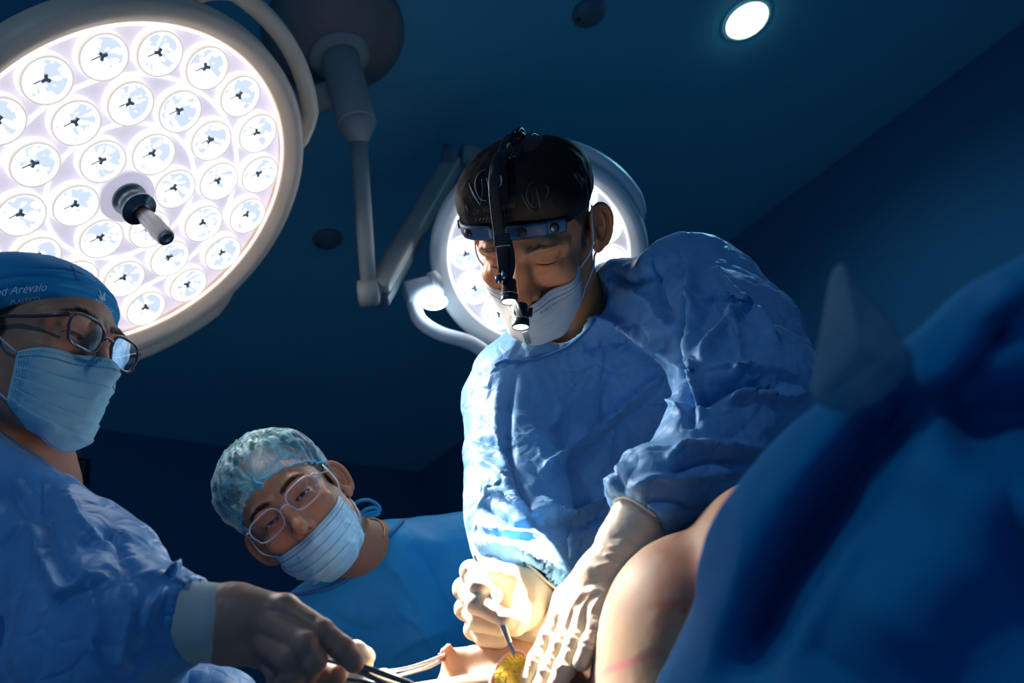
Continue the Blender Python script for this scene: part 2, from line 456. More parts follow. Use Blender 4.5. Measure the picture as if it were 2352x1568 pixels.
def detector(px, py, r, label, cat):
    c = on_ceiling(px, py)
    t = thing(cat.replace(' ', '_'), c, label, cat)
    V, Fs = lathe([(r, 0), (r, -.006), (r*.9, -.012), (r*.4, -.016), (0, -.017)], 32, Matrix.Translation(c))
    mesh_obj('cover', V, Fs, M['armdark'], t)
    V, Fs = lathe([(.006, -.016), (.006, -.021), (0, -.022)], 12, Matrix.Translation(c+Vector((-r*.7, 0, .006))))
    mesh_obj('sensor', V, Fs, M['black'], t)
detector(752, 547, .045, 'small round dark grey sprinkler cover on ceiling beside hanging lamp arm', 'sprinkler cover')
detector(1352, 28, .045, 'small dark round detector on ceiling at the top of the picture', 'ceiling detector')

# ------------------------------------------------------------------ lamps
def led_material(name, strength, tint=(.93, .96, 1)):
    m = bpy.data.materials.new(name); m.use_nodes = True; nt = m.node_tree; nt.nodes.clear()
    o = nt.nodes.new('ShaderNodeOutputMaterial'); e = nt.nodes.new('ShaderNodeEmission')
    tc = nt.nodes.new('ShaderNodeTexCoord'); v = nt.nodes.new('ShaderNodeTexVoronoi'); v.inputs['Scale'].default_value = 75
    nt.links.new(tc.outputs['Object'], v.inputs['Vector'])
    n = nt.nodes.new('ShaderNodeTexNoise'); n.inputs['Scale'].default_value = 85; n.inputs['Detail'].default_value = 1.5
    nt.links.new(tc.outputs['Object'], n.inputs['Vector'])
    a = nt.nodes.new('ShaderNodeVertexColor'); a.layer_name = 'Col'
    mr = nt.nodes.new('ShaderNodeMapRange'); mr.inputs[1].default_value = .50; mr.inputs[2].default_value = .64
    mr.inputs[3].default_value = 1; mr.inputs[4].default_value = .0
    nt.links.new(n.outputs[0], mr.inputs[0])
    sp = nt.nodes.new('ShaderNodeSeparateColor'); nt.links.new(a.outputs[0], sp.inputs[0])
    # facets: mirror segments that do not look at the diode give less light
    mx = nt.nodes.new('ShaderNodeMath'); mx.operation = 'MAXIMUM'; nt.links.new(mr.outputs[0], mx.inputs[0]); nt.links.new(sp.outputs[0], mx.inputs[1])
    cr = nt.nodes.new('ShaderNodeMix'); cr.data_type = 'RGBA'
    cr.inputs[6].default_value = (.34, .46, .66, 1); cr.inputs[7].default_value = tuple(x*strength for x in tint)+(1,)
    nt.links.new(sp.outputs[0], cr.inputs[0]); nt.links.new(cr.outputs[2], e.inputs[0]); e.inputs[1].default_value = 1
    nt.links.new(e.outputs[0], o.inputs[0]); return m
M['led'] = led_material('led_reflector', 5.0)
M['led2'] = led_material('led_reflector_far', 7.0, (.88, .95, 1))
M['diode'] = mat('diode_cross', (.22, .25, .28), .5)
vnoise_np = vnoise
def led(Ml, cx, cy, R, lamp, matled, k, swp=True):
    Mx = Ml @ Matrix.Translation((cx, cy, .004))
    # reflector bowl
    prof = [(R*q, .0025-.0125*(1-q*q)) for q in (1.0, .93, .88, .84, .76, .68, .60, .52, .44, .36, .28, .20, .10, 0)]
    prof = prof[::-1]; V, Fs = lathe(prof, 60, None)
    Fs = [f for f in Fs if len(f) == 4]
    VA = np.array([v[:] for v in V]); rr = np.hypot(VA[:, 0], VA[:, 1])/R; aa = np.arctan2(VA[:, 1], VA[:, 0])
    Pn = np.stack([np.cos(aa)*3.2+k*7.1, np.sin(aa)*3.2+rr*1.2, rr*3.0+k*3.3], 1); nz = vnoise_np(Pn)+.45*vnoise_np(Pn*2.3+9)
    thr = .74-.20*np.cos(aa-2.2)*(1 if swp else 0)
    col = np.clip((nz-thr)/.10+.5, 0, 1); col = np.where(rr > .86, 1, col); col = np.clip(1-col*0-(1-col)*.92, 0, 1)
    col = np.stack([col]*3, 1)
    # local origin at each module so that the mirror pattern differs from lamp to lamp of light
    me = mesh_obj('led_reflector', [Mx @ v for v in V], Fs, matled, lamp, col=col)
    V, Fs = lathe([(R*.97, .001), (R*.99, .0045), (R*1.05, .0045), (R*1.08, .000), (R*1.08, -.012)], 28, Mx)
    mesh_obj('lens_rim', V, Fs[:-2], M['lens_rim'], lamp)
    g = []
    for q in range(3):
        a = 2*math.pi*q/3+k; c = Vector((math.cos(a), math.sin(a), 0))
        g.append(box_geo(Mx @ Matrix.Translation(c*R*.10+Vector((0, 0, -.003))) @ Matrix.Rotation(a, 4, 'Z'), R*.22, R*.15, .004, .0008))
    g.append(box_geo(Mx @ Matrix.Rotation(2.0, 4, 'Z') @ Matrix.Translation((R*.30, 0, -.0045)), R*.40, R*.06, .002, .0005))
    V, Fs = join_geo(g); mesh_obj('diode', V, Fs, M['diode'], lamp)
def torus_pts(R, n, z, Mx, a0=0, a1=2*math.pi, closed=True):
    k = n if closed else n+1
    return [Mx @ Vector((R*math.cos(a0+(a1-a0)*i/n), R*math.sin(a0+(a1-a0)*i/n), z)) for i in range(k)]
def surgical_lamp(Ml, rings, Rl, label, matled, handle=True, bars=(), phase=27.8, power=0, swap=False, bo=.084, hm='housing', aim=None, core=0, pm='panel'):
    c = Ml.translation
    t = thing('surgical_lamp', c, label, 'surgical lamp')
    # housing: rim rolled from the lens edge round to a domed back
    pr = [(Rl, -.016), (Rl, .002), (Rl+.006, .012), (Rl+.018, .022), (Rl+.030, .026), (Rl+.040, .018), (Rl+.044, -.004), (Rl+.042, -.030), (Rl+.025, -.052),
          (Rl-.04, -.075), (Rl-.14, -.095), (Rl*.2, -.105), (0, -.106)]
    V, Fs = lathe(pr, 96, Ml); mesh_obj('housing', V, Fs[1:] if len(Fs[0]) > 4 else [f for f in Fs if len(f) == 4], M[hm], t)
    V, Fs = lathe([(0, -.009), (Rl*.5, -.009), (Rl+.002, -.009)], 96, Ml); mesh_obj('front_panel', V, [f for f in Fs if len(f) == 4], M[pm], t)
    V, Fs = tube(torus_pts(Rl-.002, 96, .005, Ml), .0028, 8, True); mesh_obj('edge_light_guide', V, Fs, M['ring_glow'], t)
    for R in [r for r in (.137, .226) if r < Rl-.05]:
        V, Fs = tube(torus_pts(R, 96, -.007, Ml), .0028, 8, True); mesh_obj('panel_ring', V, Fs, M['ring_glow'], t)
    for rad, n in rings:
        for i in range(n):
            a = math.radians(phase)+2*math.pi*i/n
            if swap and i % 1: continue
            led(Ml, rad*math.cos(a), rad*math.sin(a), .0385, t, matled, i*1.3+rad*40)
    for a0, a1 in bars:
        P = []
        n = 18
        for i in range(n+1):
            s = i/n; a = math.radians(a0+(a1-a0)*s); e = min(s, 1-s)
            R = Rl+.034+(bo-.034)*min(1, e/.16)**.6
            P.append(Ml @ Vector((R*math.cos(a), R*math.sin(a), -.022)))
        V, Fs = tube(P, .0175, 14); mesh_obj('grab_bar', V, Fs, M[hm], t)
    if handle:
        V, Fs = lathe([(.054, -.014), (.052, .0), (.050, .008), (.034, .011), (0, .011)], 40, Ml); mesh_obj('handle_base', V, Fs, M['panel'], t)  # base glows by the panel material in place of LED light on it
        hz = .010
        V, Fs = lathe([(.031, hz), (.031, hz+.006), (.024, hz+.008), (.025, hz+.030), (.031, hz+.032), (.031, hz+.040), (.018, hz+.041), (.018, hz+.044), (0, hz+.044)], 40, Ml)
        hc = mesh_obj('handle_collar', V, Fs, M['dark_steel'], t)
        V, Fs = [], []
        prof = [(.0105, .052), (.0125, .062), (.0145, .080), (.0155, .105), (.0155, .140), (.0145, .1425)]
        n = 60
        for r, z in prof:
            for k in range(n):
                a = 2*math.pi*k/n; rr = r*(1+.045*math.cos(20*a))
                V.append(Ml @ Vector((rr*math.cos(a), rr*math.sin(a), z)))
        for i in range(len(prof)-1):
            for k in range(n): l = (k+1) % n; Fs.append((i*n+k, i*n+l, (i+1)*n+l, (i+1)*n+k))
        h = mesh_obj('sterile_handle', V, Fs, M['steel_dull'], t)
        V, Fs = lathe([(.0146, .1425), (.0135, .1445), (.006, .1445), (.005, .1435), (0, .1435)], 40, Ml); mesh_obj('handle_cap', V, Fs, M['dark_steel'], h)
    if power:
        l = bpy.data.lights.new('lamp_beam', 'SPOT'); l.energy = power; l.color = (1, .93, .86); l.shadow_soft_size = .16
        l.spot_size = math.radians(58); l.spot_blend = 1.0
        lo = bpy.data.objects.new('lamp_beam', l); z = Ml.to_3x3() @ Vector((0, 0, 1))
        if aim: z = (Vector(c2w(aim))-Ml.translation).normalized()
        COL.objects.link(lo); lo.parent = t; lo.matrix_parent_inverse = Matrix.Identity(4)
        q = (-z).to_track_quat('Z', 'Y'); lo.rotation_mode = 'QUATERNION'; lo.rotation_quaternion = q; lo.location = z*.16
    if core:      # the narrow bright spot the dish of diodes throws on the operating field
        l = bpy.data.lights.new('lamp_spot', 'SPOT'); l.energy = core; l.color = (1, .95, .90); l.shadow_soft_size = .12
        l.spot_size = math.radians(15); l.spot_blend = .9
        lo = bpy.data.objects.new('lamp_spot', l); COL.objects.link(lo); lo.parent = t; lo.matrix_parent_inverse = Matrix.Identity(4)
        z = Ml.to_3x3() @ Vector((0, 0, 1)); o = Ml.translation+z*.16; q = (o-Wp(1090, 1520, .95)).to_track_quat('Z', 'Y')
        lo.rotation_mode = 'QUATERNION'; lo.rotation_quaternion = q; lo.location = z*.16
    return t
# near lamp: pose solved from the positions of its 29 visible diodes
lx, ly, lz = Wd((.29766, -.77698, -.55471)), Wd((.67646, -.23834, .69685)), Wd((-.67365, -.58266, .45465))
ML1 = Matrix((lx, -ly, -lz)).transposed().to_4x4(); ML1.translation = Vector(c2w((-.68689, -.25992, 1.65500)))
lamp1 = surgical_lamp(ML1, [(.0909, 6), (.1805, 12), (.270, 18)],   .320,
    'large round white surgical lamp with rings of lit LEDs and a steel centre handle', M['led'], True,
    bars=((-84, -14), (36, 106), (158, 226)), phase=-27.8, power=75, aim=(.09, .25, 1.22), core=1000)

# ceiling mount, mast and the far lamp on its spring arm
mc = on_ceiling(766, 72)
t = thing('ceiling_mount', mc, 'large round grey ceiling mount dome carrying the lamp mast', 'ceiling mount')
rd = .168
V, Fs = lathe([(rd, 0), (rd*1.0, -.02), (rd*.97, -.04), (rd*.85, -.062), (rd*.6, -.08), (rd*.3, -.09), (0, -.092)], 64, Matrix.Translation(mc))
mesh_obj('dome', V, [f for f in Fs if len(f) == 4], M['dome'], t)
V, Fs = lathe([(.070, -.080), (.070, -.094), (.058, -.100), (0, -.100)], 40, Matrix.Translation(mc))
mesh_obj('mast_collar', V, Fs, M['arm'], t)
mast_top = mc+Vector((0, 0, -.09)); 
def at_height(px, py, z):
    r = ray_w(px, py); return CAM_POS + r*((z-CAM_POS.z)/r.z)
mast_bot = mc+Vector((0, 0, -.32))
V, Fs = tube([mast_top, mast_top+Vector((0, 0, -.03)), mast_bot+Vector((0, 0, .004)), mast_bot], [.044, .044, .044, .041], 32)
m_ = mesh_obj('mast', V, Fs, M['arm'], t)
V, Fs = tube([mast_top+Vector((0, 0, -.07))+Wd((0, 0, -1)).normalized()*.040, mast_top+Vector((0, 0, -.07))+Wd((0, 0, -1)).normalized()*.0455], .004, 12); mesh_obj('screw', V, Fs, M['black'], m_)
print('MOUNT depth', project([mc])[2], 'mast bottom px', project([mast_bot])[:2])

# near lamp's horizontal arm, out of the picture on the left, back to the mast
def arm_tube(name, a, b, r0, r1, m, parent, n=24, flat=1.0):
    V, Fs = tube([a, a+(b-a)*.02, a+(b-a)*.98, b], [r0*.9, r0, r1, r1*.9], n, flat=flat, up=(0, 0, 1)); return mesh_obj(name, V, Fs, m, parent)
hub = mc+Vector((0, 0, -.20)); far = Wp(420, 330, 2.35)
arm_tube('extension_arm', hub+(far-hub).normalized()*.04, far, .032, .034, M['arm'], t)
V, Fs = tube([far+Vector((0, 0, .05)), far-Vector((0, 0, .10))], .045, 24); mesh_obj('arm_joint', V, Fs, M['arm'], t)
back = Vector(c2w((-.68689, -.25992, 1.65500)))-(ML1.to_3x3() @ Vector((0, 0, 1)))*.11
arm_tube('yoke', far-Vector((0, 0, .06)), back, .026, .026, M['arm'], lamp1)

# far lamp and its spring arm
c2 = Vector(c2w(K(1237, 592, 2.20))); tgt = Wp(1230, 1500, 1.0)
z2 = (tgt-c2).normalized()
ML2 = frame(c2, z2, Wd((1, .12, 0)))
lamp2 = surgical_lamp(ML2, [(.0880, 6), (.1720, 12)], .215,
    'smaller white surgical lamp lit behind the head of the surgeon in the black cap', M['led2'], True, bars=((28, 96),), phase=3, power=18, bo=.050, hm='housing2', pm='panel2')
def lm(x, y, z): return ML2 @ Vector((x, y, z))
# side bracket with its own light
bx = K(1000, 672, 2.2)
p0, p1 = Wp(930, 672, 2.14), Wp(1010, 655, 2.17)
V, Fs = tube([p0, p0+(p1-p0)*.03, p0+(p1-p0)*.72, p1], [.024, .026, .028, .030], 28); mesh_obj('side_handle', V, Fs, M['housing2'], lamp2)
V, Fs = tube([p0+(p1-p0)*.74, p0+(p1-p0)*.95], [.034, .036], 28); mesh_obj('handle_flange', V, Fs, M['housing2'], lamp2)
fr = frame(Wp(997, 693, 2.13), (tgt-Wp(997, 693, 2.13)), Wd((1, 0, 0)))
V, Fs = lathe([(.027, -.006), (.030, -.002), (.030, .004), (.026, .008), (.012, .011), (0, .0115)], 32, fr)
V = [fr @ (Vector(((fr.inverted() @ v).x*1.0, (fr.inverted() @ v).y*.62, (fr.inverted() @ v).z))) for v in V]
mesh_obj('side_light', V, Fs, M['sidelight'], lamp2)
P = smooth_path([Wp(948, 690, 2.15), Wp(965, 735, 2.15), Wp(1010, 765, 2.16), Wp(1075, 785, 2.18), Wp(1120, 812, 2.2)], 8)
V, Fs = tube(P, .017, 14); mesh_obj('grab_bar', V, Fs, M['housing2'], lamp2)

sa = thing('spring_arm', Wp(852, 690, 2.08), 'slim grey jointed spring arm hanging from the ceiling mast and reaching to the far lamp', 'lamp arm')
e0 = mast_bot; e1 = Wp(848, 672, 2.06); e2 = Wp(1040, 372, 2.42)
def bar(name, a, b, w, h, m, parent, bev=.006):
    L = (b-a).length; fr = frame((a+b)*.5, b-a, Wd((1, 0, 0))); V, Fs = box_geo(fr, w, h, L, bev); return mesh_obj(name, V, Fs, m, parent)
V, Fs = tube([e0+Vector((0, 0, .03)), e0+Vector((0, 0, -.004)), e0+(e1-e0)*.10], [.040, .040, .022], 28); mesh_obj('swivel', V, Fs, M['arm'], sa)
V, Fs = tube([e0+(e1-e0)*.04, e0+(e1-e0)*.5, e1], [.0205, .0190, .0175], 20); mesh_obj('lower_arm', V, Fs, M['arm'], sa)
ex = Wd((1, -.15, .2)).normalized()
V, Fs = tube([e1-ex*.026, e1-ex*.022, e1+ex*.016, e1+ex*.020], [.014, .030, .030, .026], 28); mesh_obj('elbow', V, Fs, M['arm'], sa)
V, Fs = tube([e1+ex*.018, e1+ex*.024], [.026, .024], 28); mesh_obj('elbow_cap', V, Fs, M['armdark'], sa)
o1 = bar('spring_arm_cover', e1+ex*.02, e2, .050, .050, M['arm'], sa, .012)
dn = (Wd((.5, .75, 0)))*.030
bar('lower_channel', e1+ex*.02+dn, e2+dn*.8, .016, .030, M['armdark'], sa, .004)
V, Fs = tube([e2-Wd((1, .1, .1))*.030, e2+Wd((1, .1, .1))*.004], .045, 30); mesh_obj('knuckle', V, Fs, M['armdark'], sa)
V, Fs = tube(smooth_path([e2+Wd((.02, -.02, .01)), e2+Wd((.055, -.012, .02)), e2+Wd((.075, .05, .02)), Wp(1140, 520, 2.42), Wp(1190, 560, 2.36)], 8), .030, 20); mesh_obj('lamp_fork', V, Fs, M['arm'], sa)

# dark monitor behind the left surgeon, on its own floor stand
mo = thing('monitor', Wp(160, 1080, 2.3), 'black monitor on a stand partly hidden behind the neck of the left surgeon', 'monitor')
fr = frame(Wp(150, 1085, 2.3), Wd((-.1, 0, -1)), Wd((1, .05, 0)))
V, Fs = box_geo(fr, .115, .075, .03, .004); mesh_obj('screen_case', V, Fs, M['black'], mo)
bs = Wp(150, 1085, 2.3); V, Fs = tube([bs, Vector((bs.x, bs.y+.02, .03))], .012, 12); mesh_obj('pole', V, Fs, M['arm'], mo)
V, Fs = lathe([(0, .0), (.16, .0), (.16, .02), (.02, .04), (0, .04)], 24, Matrix.Translation(Vector((bs.x, bs.y+.02, 0)))); mesh_obj('base', V, Fs, M['black'], mo)
fr = frame(Wp(172, 1040, 2.3), Wd((-.1, 0, -1)), Wd((1, .05, 0)))
V, Fs = box_geo(fr, .030, .020, .02, .003); mesh_obj('top_unit', V, Fs, M['armdark'], mo)
# ------------------------------------------------------------------ cloth and hands helpers
def cam_mesh(fn, lo, hi, h):
    """mesh an SDF written in camera-frame metres; returns world V, quads, normals"""
    V, Q = sdf_mesh(fn, lo, hi, h)
    V = c2w(V); return V, Q, vnormals(V, Q)
def bvh_of(V, Q): return BVHTree.FromPolygons([Vector(v) for v in V], [tuple(int(i) for i in q) for q in Q])
def cast(bvh, px, py, off=0.0):
    r = ray_w(px, py).normalized(); q = bvh.ray_cast(CAM_POS, r)
    if q[0] is None: return None
    n = q[1] if q[1].dot(r) < 0 else -q[1]
    return q[0]+n*off
def cast_tube(bvh, pts, r, off=.0, n=8, k=6, flat=1.0):
    P = [cast(bvh, p.x, p.y, off) for p in smooth_path([(a, b, 0) for a, b in pts], k)]
    return tube([p for p in P if p is not None], r, n)
def crumple(V, N, a1, f1, a2, f2, stretch=None, seed=0):
    P = V if stretch is None else V @ np.array(stretch).T
    Wp_ = P+.05*np.stack([fbm(P*4+s*13+seed, 2) for s in range(3)], 1)
    d = a1*ridge(Wp_*f1+seed*3.1, 2)+a2*ridge(Wp_*f2+seed*5.7+50, 2)
    return V+N*d[:, None]
def frame_rows(zaxis, along, across=1.0):
    """matrix that squeezes coordinates along an axis (folds run along it)"""
    z = np.array(list(Vector(zaxis).normalized())); return np.eye(3)+(along-1)*np.outer(z, z)
def hand_sdf(palm, fingers, kp=.010, kf=.0022, wrist=None):
    """palm: list of capsules ((a, ra), (b, rb)); fingers: list of chains [(pt, r), ...]"""
    def fn(P):
        d = None
        for (a, ra), (b, rb) in palm:
            e = rc(P, a, b, ra, rb); d = e if d is None else smin(d, e, kp)
        df = None
        for ch in fingers:
            e = None
            for (a, ra), (b, rb) in zip(ch[:-1], ch[1:]):
                g = rc(P, a, b, ra, rb); e = g if e is None else smin(e, g, .003)
            for (a, ra) in ch[1:-1]: e = smin(e, sph(P, a, ra*1.04), .002)
            df = e if df is None else smin(df, e, kf)
        return smin(d, df, .007)
    return fn
def F_(*pts): return [(K(x, y, d), r) for x, y, d, r in pts]
def pal(*pairs): return [((K(*a[:3]), a[3]), (K(*b[:3]), b[3])) for a, b in pairs]
def bounds(lst, pad=.02):
    P = np.array([p for ch in lst for p, r in ch]); r = max(r for ch in lst for p, r in ch)
    return P.min(0)-r-pad, P.max(0)+r+pad

def facets(V, N, amp, freq, stretch=None, seed=0):
    """crisp paper-like creases: lower envelope of randomly tilted planes around scattered seeds"""
    P = (V if stretch is None else V @ np.array(stretch).T)*freq
    P = P+.35*np.stack([fbm(P*.5+s*7+seed, 2) for s in range(3)], 1)
    i = np.floor(P).astype(np.int64); d1 = np.full(len(P), 9.); d2 = np.full(len(P), 9.); h1 = np.zeros(len(P)); h2 = np.zeros(len(P))
    rs = np.random.RandomState(100+seed); J = rs.rand(32, 32, 32, 3); Nn = rs.randn(32, 32, 32, 3)
    for a in (-1, 0, 1):
        for b in (-1, 0, 1):
            for c in (-1, 0, 1):
                k = i+np.array([a, b, c]); m = k & 31; j = J[m[:, 0], m[:, 1], m[:, 2]]; r = P-(k+j); d = (r*r).sum(1)
                h = (r*Nn[m[:, 0], m[:, 1], m[:, 2]]).sum(1)*.35
                closer = d < d1; second = (~closer) & (d < d2)
                h2 = np.where(closer, h1, np.where(second, h, h2)); d2 = np.where(closer, d1, np.where(second, d, d2))
                h1 = np.where(closer, h, h1); d1 = np.where(closer, d, d1)
    e = np.sqrt(d2)-np.sqrt(d1); w = np.clip(.5+e/.28*.5, .5, 1)
    return V+N*(amp*(h1*w+h2*(1-w)))[:, None]
# ------------------------------------------------------------------ heads
def cam_frame(fwd, up, pos):
    """head frame: +X the person's right, +Y the face, +Z the crown; given in camera-frame vectors"""
    y = Wd(fwd).normalized(); z = Wd(up); z = (z-y*z.dot(y)).normalized(); x = y.cross(z)
    m = Matrix((x, y, z)).transposed().to_4x4(); m.translation = Vector(c2w(pos)); return m
def head_sdf(p):
    """p: open (eye opening), look, neck end (local), jaw width"""
    op = p.get('open', .5); jw = p.get('jaw', 1.0); ne = p['neck']; nr = p.get('neckr', .056); full = p.get('full', 0)
    hole = p.get('lookz', 0)
    def fn(P):
        X = np.stack([np.abs(P[:, 0]), P[:, 1], P[:, 2]], 1)     # mirrored half
        d = ell(P, (0, -.022, .036), (.0755, .093, p.get('cz', .087)))
        d = smin(d, ell(P, (0, .030, .030), (.062, .062, .058)), .03)          # forehead
        d = smin(d, ell(P, (0, .028, -.030), (.060+full, .058, .078)), .025)     # mid face
        d = smin(d, rc(X, (.050*jw, -.004, -.070), (.022, .068, -.106), .017+full, .017), .022)
        d = smin(d, rc(X, (.054*jw, -.008, -.030), (.050*jw, -.004, -.070), .020, .017+full), .02)
        d = smin(d, sph(P, (0, .080, -.106), .018), .016)                       # chin
        d = smin(d, ell(P, (0, .070, -.075), (.034, .030, .026)), .018)          # muzzle
        d = smin(d, ell(X, (.044, .062, -.026), (.021, .020, .018)), .014)       # cheekbone
        d = smin(d, rc(X, (.008, .089, .020), (.036, .083, .025), .0085, .0085), .010)
        d = smin(d, rc(X, (.036, .083, .025), (.054, .062, .012), .0085, .008), .010)
        # sockets
        d = smax(d, -ell(X, (.031, .101, .000), (.0185, .0145, .0125)), .010)
        d = smax(d, -ell(X, (.0155, .103, .002), (.008, .012, .009)), .007)
        # lid ball
        lid = ell(X, (.0315, .0735, .0), (.0152, .0152, .0138))
        d = smin(d, lid, .004)
        d = smin(d, rc(X, (.018, .084, .0095), (.046, .078, .0085), .0035, .0030), .005)      # fold above the lid
        d = smin(d, rc(X, (.019, .083, -.0125), (.044, .077, -.0115), .0030, .0026), .007)    # lower lid bag
        # opening of the lids
        u = (X[:, 0]-.0315)/.0132; c = -.0022*(1-op)-.0008 + .0008*u
        hgt = (.0052*op+.0002)*np.clip(1-u*u, 0, 1)**.7
        opn = np.maximum(np.abs(X[:, 2]-c-hgt*.15)-hgt, np.abs(u)*.0132-.0132)
        opn = np.maximum(opn, .074-X[:, 1])
        d = smax(d, -opn, .0012)
        # nose
        n = rc(P, (0, .090, .010), (0, .108, -.030), .0072, .0088)
        n = smin(n, sph(P, (0, .1125, -.0395), .0112), .008)
        n = smin(n, rc(X, (.0115, .101, -.0440), (.0125, .095, -.0440), .0078, .0068), .005)
        n = smin(n, rc(P, (0, .094, -.010), (0, .092, -.045), .0105, .0125), .010)
        d = smin(d, n, .009)
        d = smax(d, -ell(X, (.0062, .1065, -.0520), (.0036, .0062, .0040)), .002)
        # lips
        l = rc(X, (0, .1005, -.0690), (.022, .0885, -.0715), .0055, .0030); l2 = rc(X, (0, .0995, -.0775), (.020, .0885, -.0745), .0060, .0032)
        d = smin(d, np.minimum(l, l2), .004)
        # neck
        d = smin(d, rc(P, (0, -.028, -.055), ne, nr*1.0, nr*1.12), .022)
        d = smin(d, rc(X, (.052, -.03, -.045), (.012+ne[0]*0, ne[1]+.048, ne[2]), .011, .010), .018) if p.get('scm', True) else d
        # ears
        E0 = A(.0735, -.016, -.012); s, c_ = math.sin(.50), math.cos(.50)
        Q = X-E0; a = Q[:, 1]*c_ - Q[:, 0]*s*1.0; nn = Q[:, 0]*c_+Q[:, 1]*s; a = -a      # a: backwards along the ear plate
        b = Q[:, 2]
        ca, cb = .014, .004
        tip = .80+.20*np.clip((b-cb+.022)/.030, 0, 1)
        q = np.sqrt(((a-ca)/(.0165*tip))**2+((b-cb)/(.0285))**2)
        lift = .004+.32*np.clip(a, 0, .04)
        rim = np.hypot((q-1)*.019, nn-lift)-.0036
        plate = np.maximum((q-1)*.018, np.abs(nn-lift*.62+.001)-.0022)
        lobe = np.sqrt((a-.006)**2+(b+.0265)**2+((nn-.0045)*1.7)**2)-.0088
        anti = np.hypot((np.sqrt(((a-ca+.002)/.0098)**2+((b-cb-.001)/.0185)**2)-1)*.012, nn-lift*.8)-.0024
        anti = np.where(a > ca-.008, anti, .02)
        trag = np.sqrt((a+.0005)**2+((b+.006)*.6)**2+(nn-.004)**2)-.0045
        back = rc(np.stack([a, b, nn], 1), (.008, -.008, -.004), (.010, .014, -.002), .009, .008)
        ear = smin(smin(rim, plate, .003), anti, .0025); ear = smin(ear, lobe, .005); ear = smin(ear, trag, .003)
        ear = smin(ear, back, .006)
        ear = smax(ear, -(np.sqrt(((a-.009)/.0068)**2+((b+.005)/.0088)**2+((nn-.008)/.0075)**2)-1)*.007, .0025)
        d = smin(d, ear, .0035)
        return d
    return fn
def head_colour(V, p):
    x, y, z = V[:, 0], V[:, 1], V[:, 2]; ax = np.abs(x)
    base = np.array(p['skin'])[None]*np.ones((len(V), 1))
    def blend(base, c, m): return base*(1-m[:, None])+np.array(c)[None]*m[:, None]
    g = lambda cx, cy, cz, r: np.exp(-(((ax-cx)/r)**2+((y-cy)/r)**2+((z-cz)/r)**2))
    red = np.clip(g(.045, .07, -.035, .022)*.5+g(0, .118, -.04, .018)*.6+g(.083, -.02, 0, .04)*.8, 0, 1)
    base = base*(1-red[:, None]*np.array([.0, .16, .18]))
    lip = np.clip(1.4-np.abs(z+.0735)/.0065, 0, 1)*np.clip(1.5-ax/.018, 0, 1)*(y > .085); base = blend(base, np.array(p['skin'])*[.85, .5, .5], lip*.8)
    n = fbm(V*90, 2)*2
    beard = np.clip((-.052-z)/.012, 0, 1)*np.clip((y-.0)/.03, 0, 1)*p.get('stubble', .3)*(.7+n*.6)
    base = base*(1-np.clip(beard, 0, .8)[:, None]*np.array([.55, .5, .45]))
    # dark colour of the eyebrows' short hair, drawn in the skin under the real hairs
    t = (ax-.012)/.040; bz = .0215+.0065*np.sin(np.clip(t, 0, 1)*2.3)-.004*np.clip(t, 0, 1)**2+p.get('browz', 0)
    br = np.clip(1.25-np.abs(z-bz)/(.0048*(1-.55*np.clip(t, 0, 1))), 0, 1)*((t > -.05) & (t < 1.05) & (y > .04))
    base = blend(base, np.array([.02, .012, .01]), br*p.get('brow', .75)*(.8+.5*n))
    # line of lashes
    u = (ax-.0315)/.0140; op = p.get('open', .5); c = -.0022*(1-op)-.0008+.0052*op*np.clip(1-u*u, 0, 1)**.7*1.15
    la = np.clip(1.3-np.abs(z-c)/.0011, 0, 1)*((np.abs(u) < 1) & (y > .07)); base = blend(base, np.array([.02, .012, .01]), la*.75)
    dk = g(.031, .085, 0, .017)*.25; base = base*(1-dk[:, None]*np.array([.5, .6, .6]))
    # short hair: sideburn, temple, back of the head
    hl = np.clip((.010-y-.25*(z+.02))/.006+.0*n, 0, 1)*np.clip((z+.052+.9*np.clip(y+.03, -1, 0)*0+n*.01)/.01, 0, 1)
    hair = np.clip(((.022-y)+np.clip(z-.012, 0, .1)*.9+n*.004)/.006, 0, 1)*np.clip((z+.018+n*.006)/.010, 0, 1)
    back = np.clip((-.030-y)/.008, 0, 1)*np.clip((z+.075)/.01, 0, 1)
    top = np.clip((z-.062)/.006, 0, 1)
    side = np.clip((y-.004)/.004, 0, 1)*np.clip((.020-y)/.004, 0, 1)*np.clip((z+.030)/.01, 0, 1)*(z < .03)
    ear = ((ax > .0745) & (y < -.002) & (z > -.05) & (z < .025))
    hm = np.clip(np.maximum.reduce([hair, back, top, side]), 0, 1)*(~ear)
    base = blend(base, np.array([.015, .011, .010]), hm*p.get('hair', .95))
    nos = np.exp(-(((ax-.0062)/.004)**2+((y-.106)/.008)**2+((z+.0525)/.004)**2)); base = base*(1-.85*nos[:, None])
    return np.clip(base, 0, 1)
def build_head(p, Mh, parent, h=.00135):
    ne = np.array(p['neck'])
    lo = np.minimum([-.105, -.125, -.13], ne-.075); hi = np.maximum([.105, .135, .13], ne+.075)
    V, Q = sdf_mesh(head_sdf(p), lo, hi, h)
    V = vsmooth(V, Q, 1, .35)
    col = head_colour(V, p)
    Mi = np.array(Mh); Vw = V@Mi[:3, :3].T+Mi[:3, 3]
    o = mesh_obj('body', Vw, Q, M['skin'], parent, col=col)
    bvh = BVHTree.FromPolygons([Vector(v) for v in V[:]], [tuple(q) for q in Q])
    return o, bvh
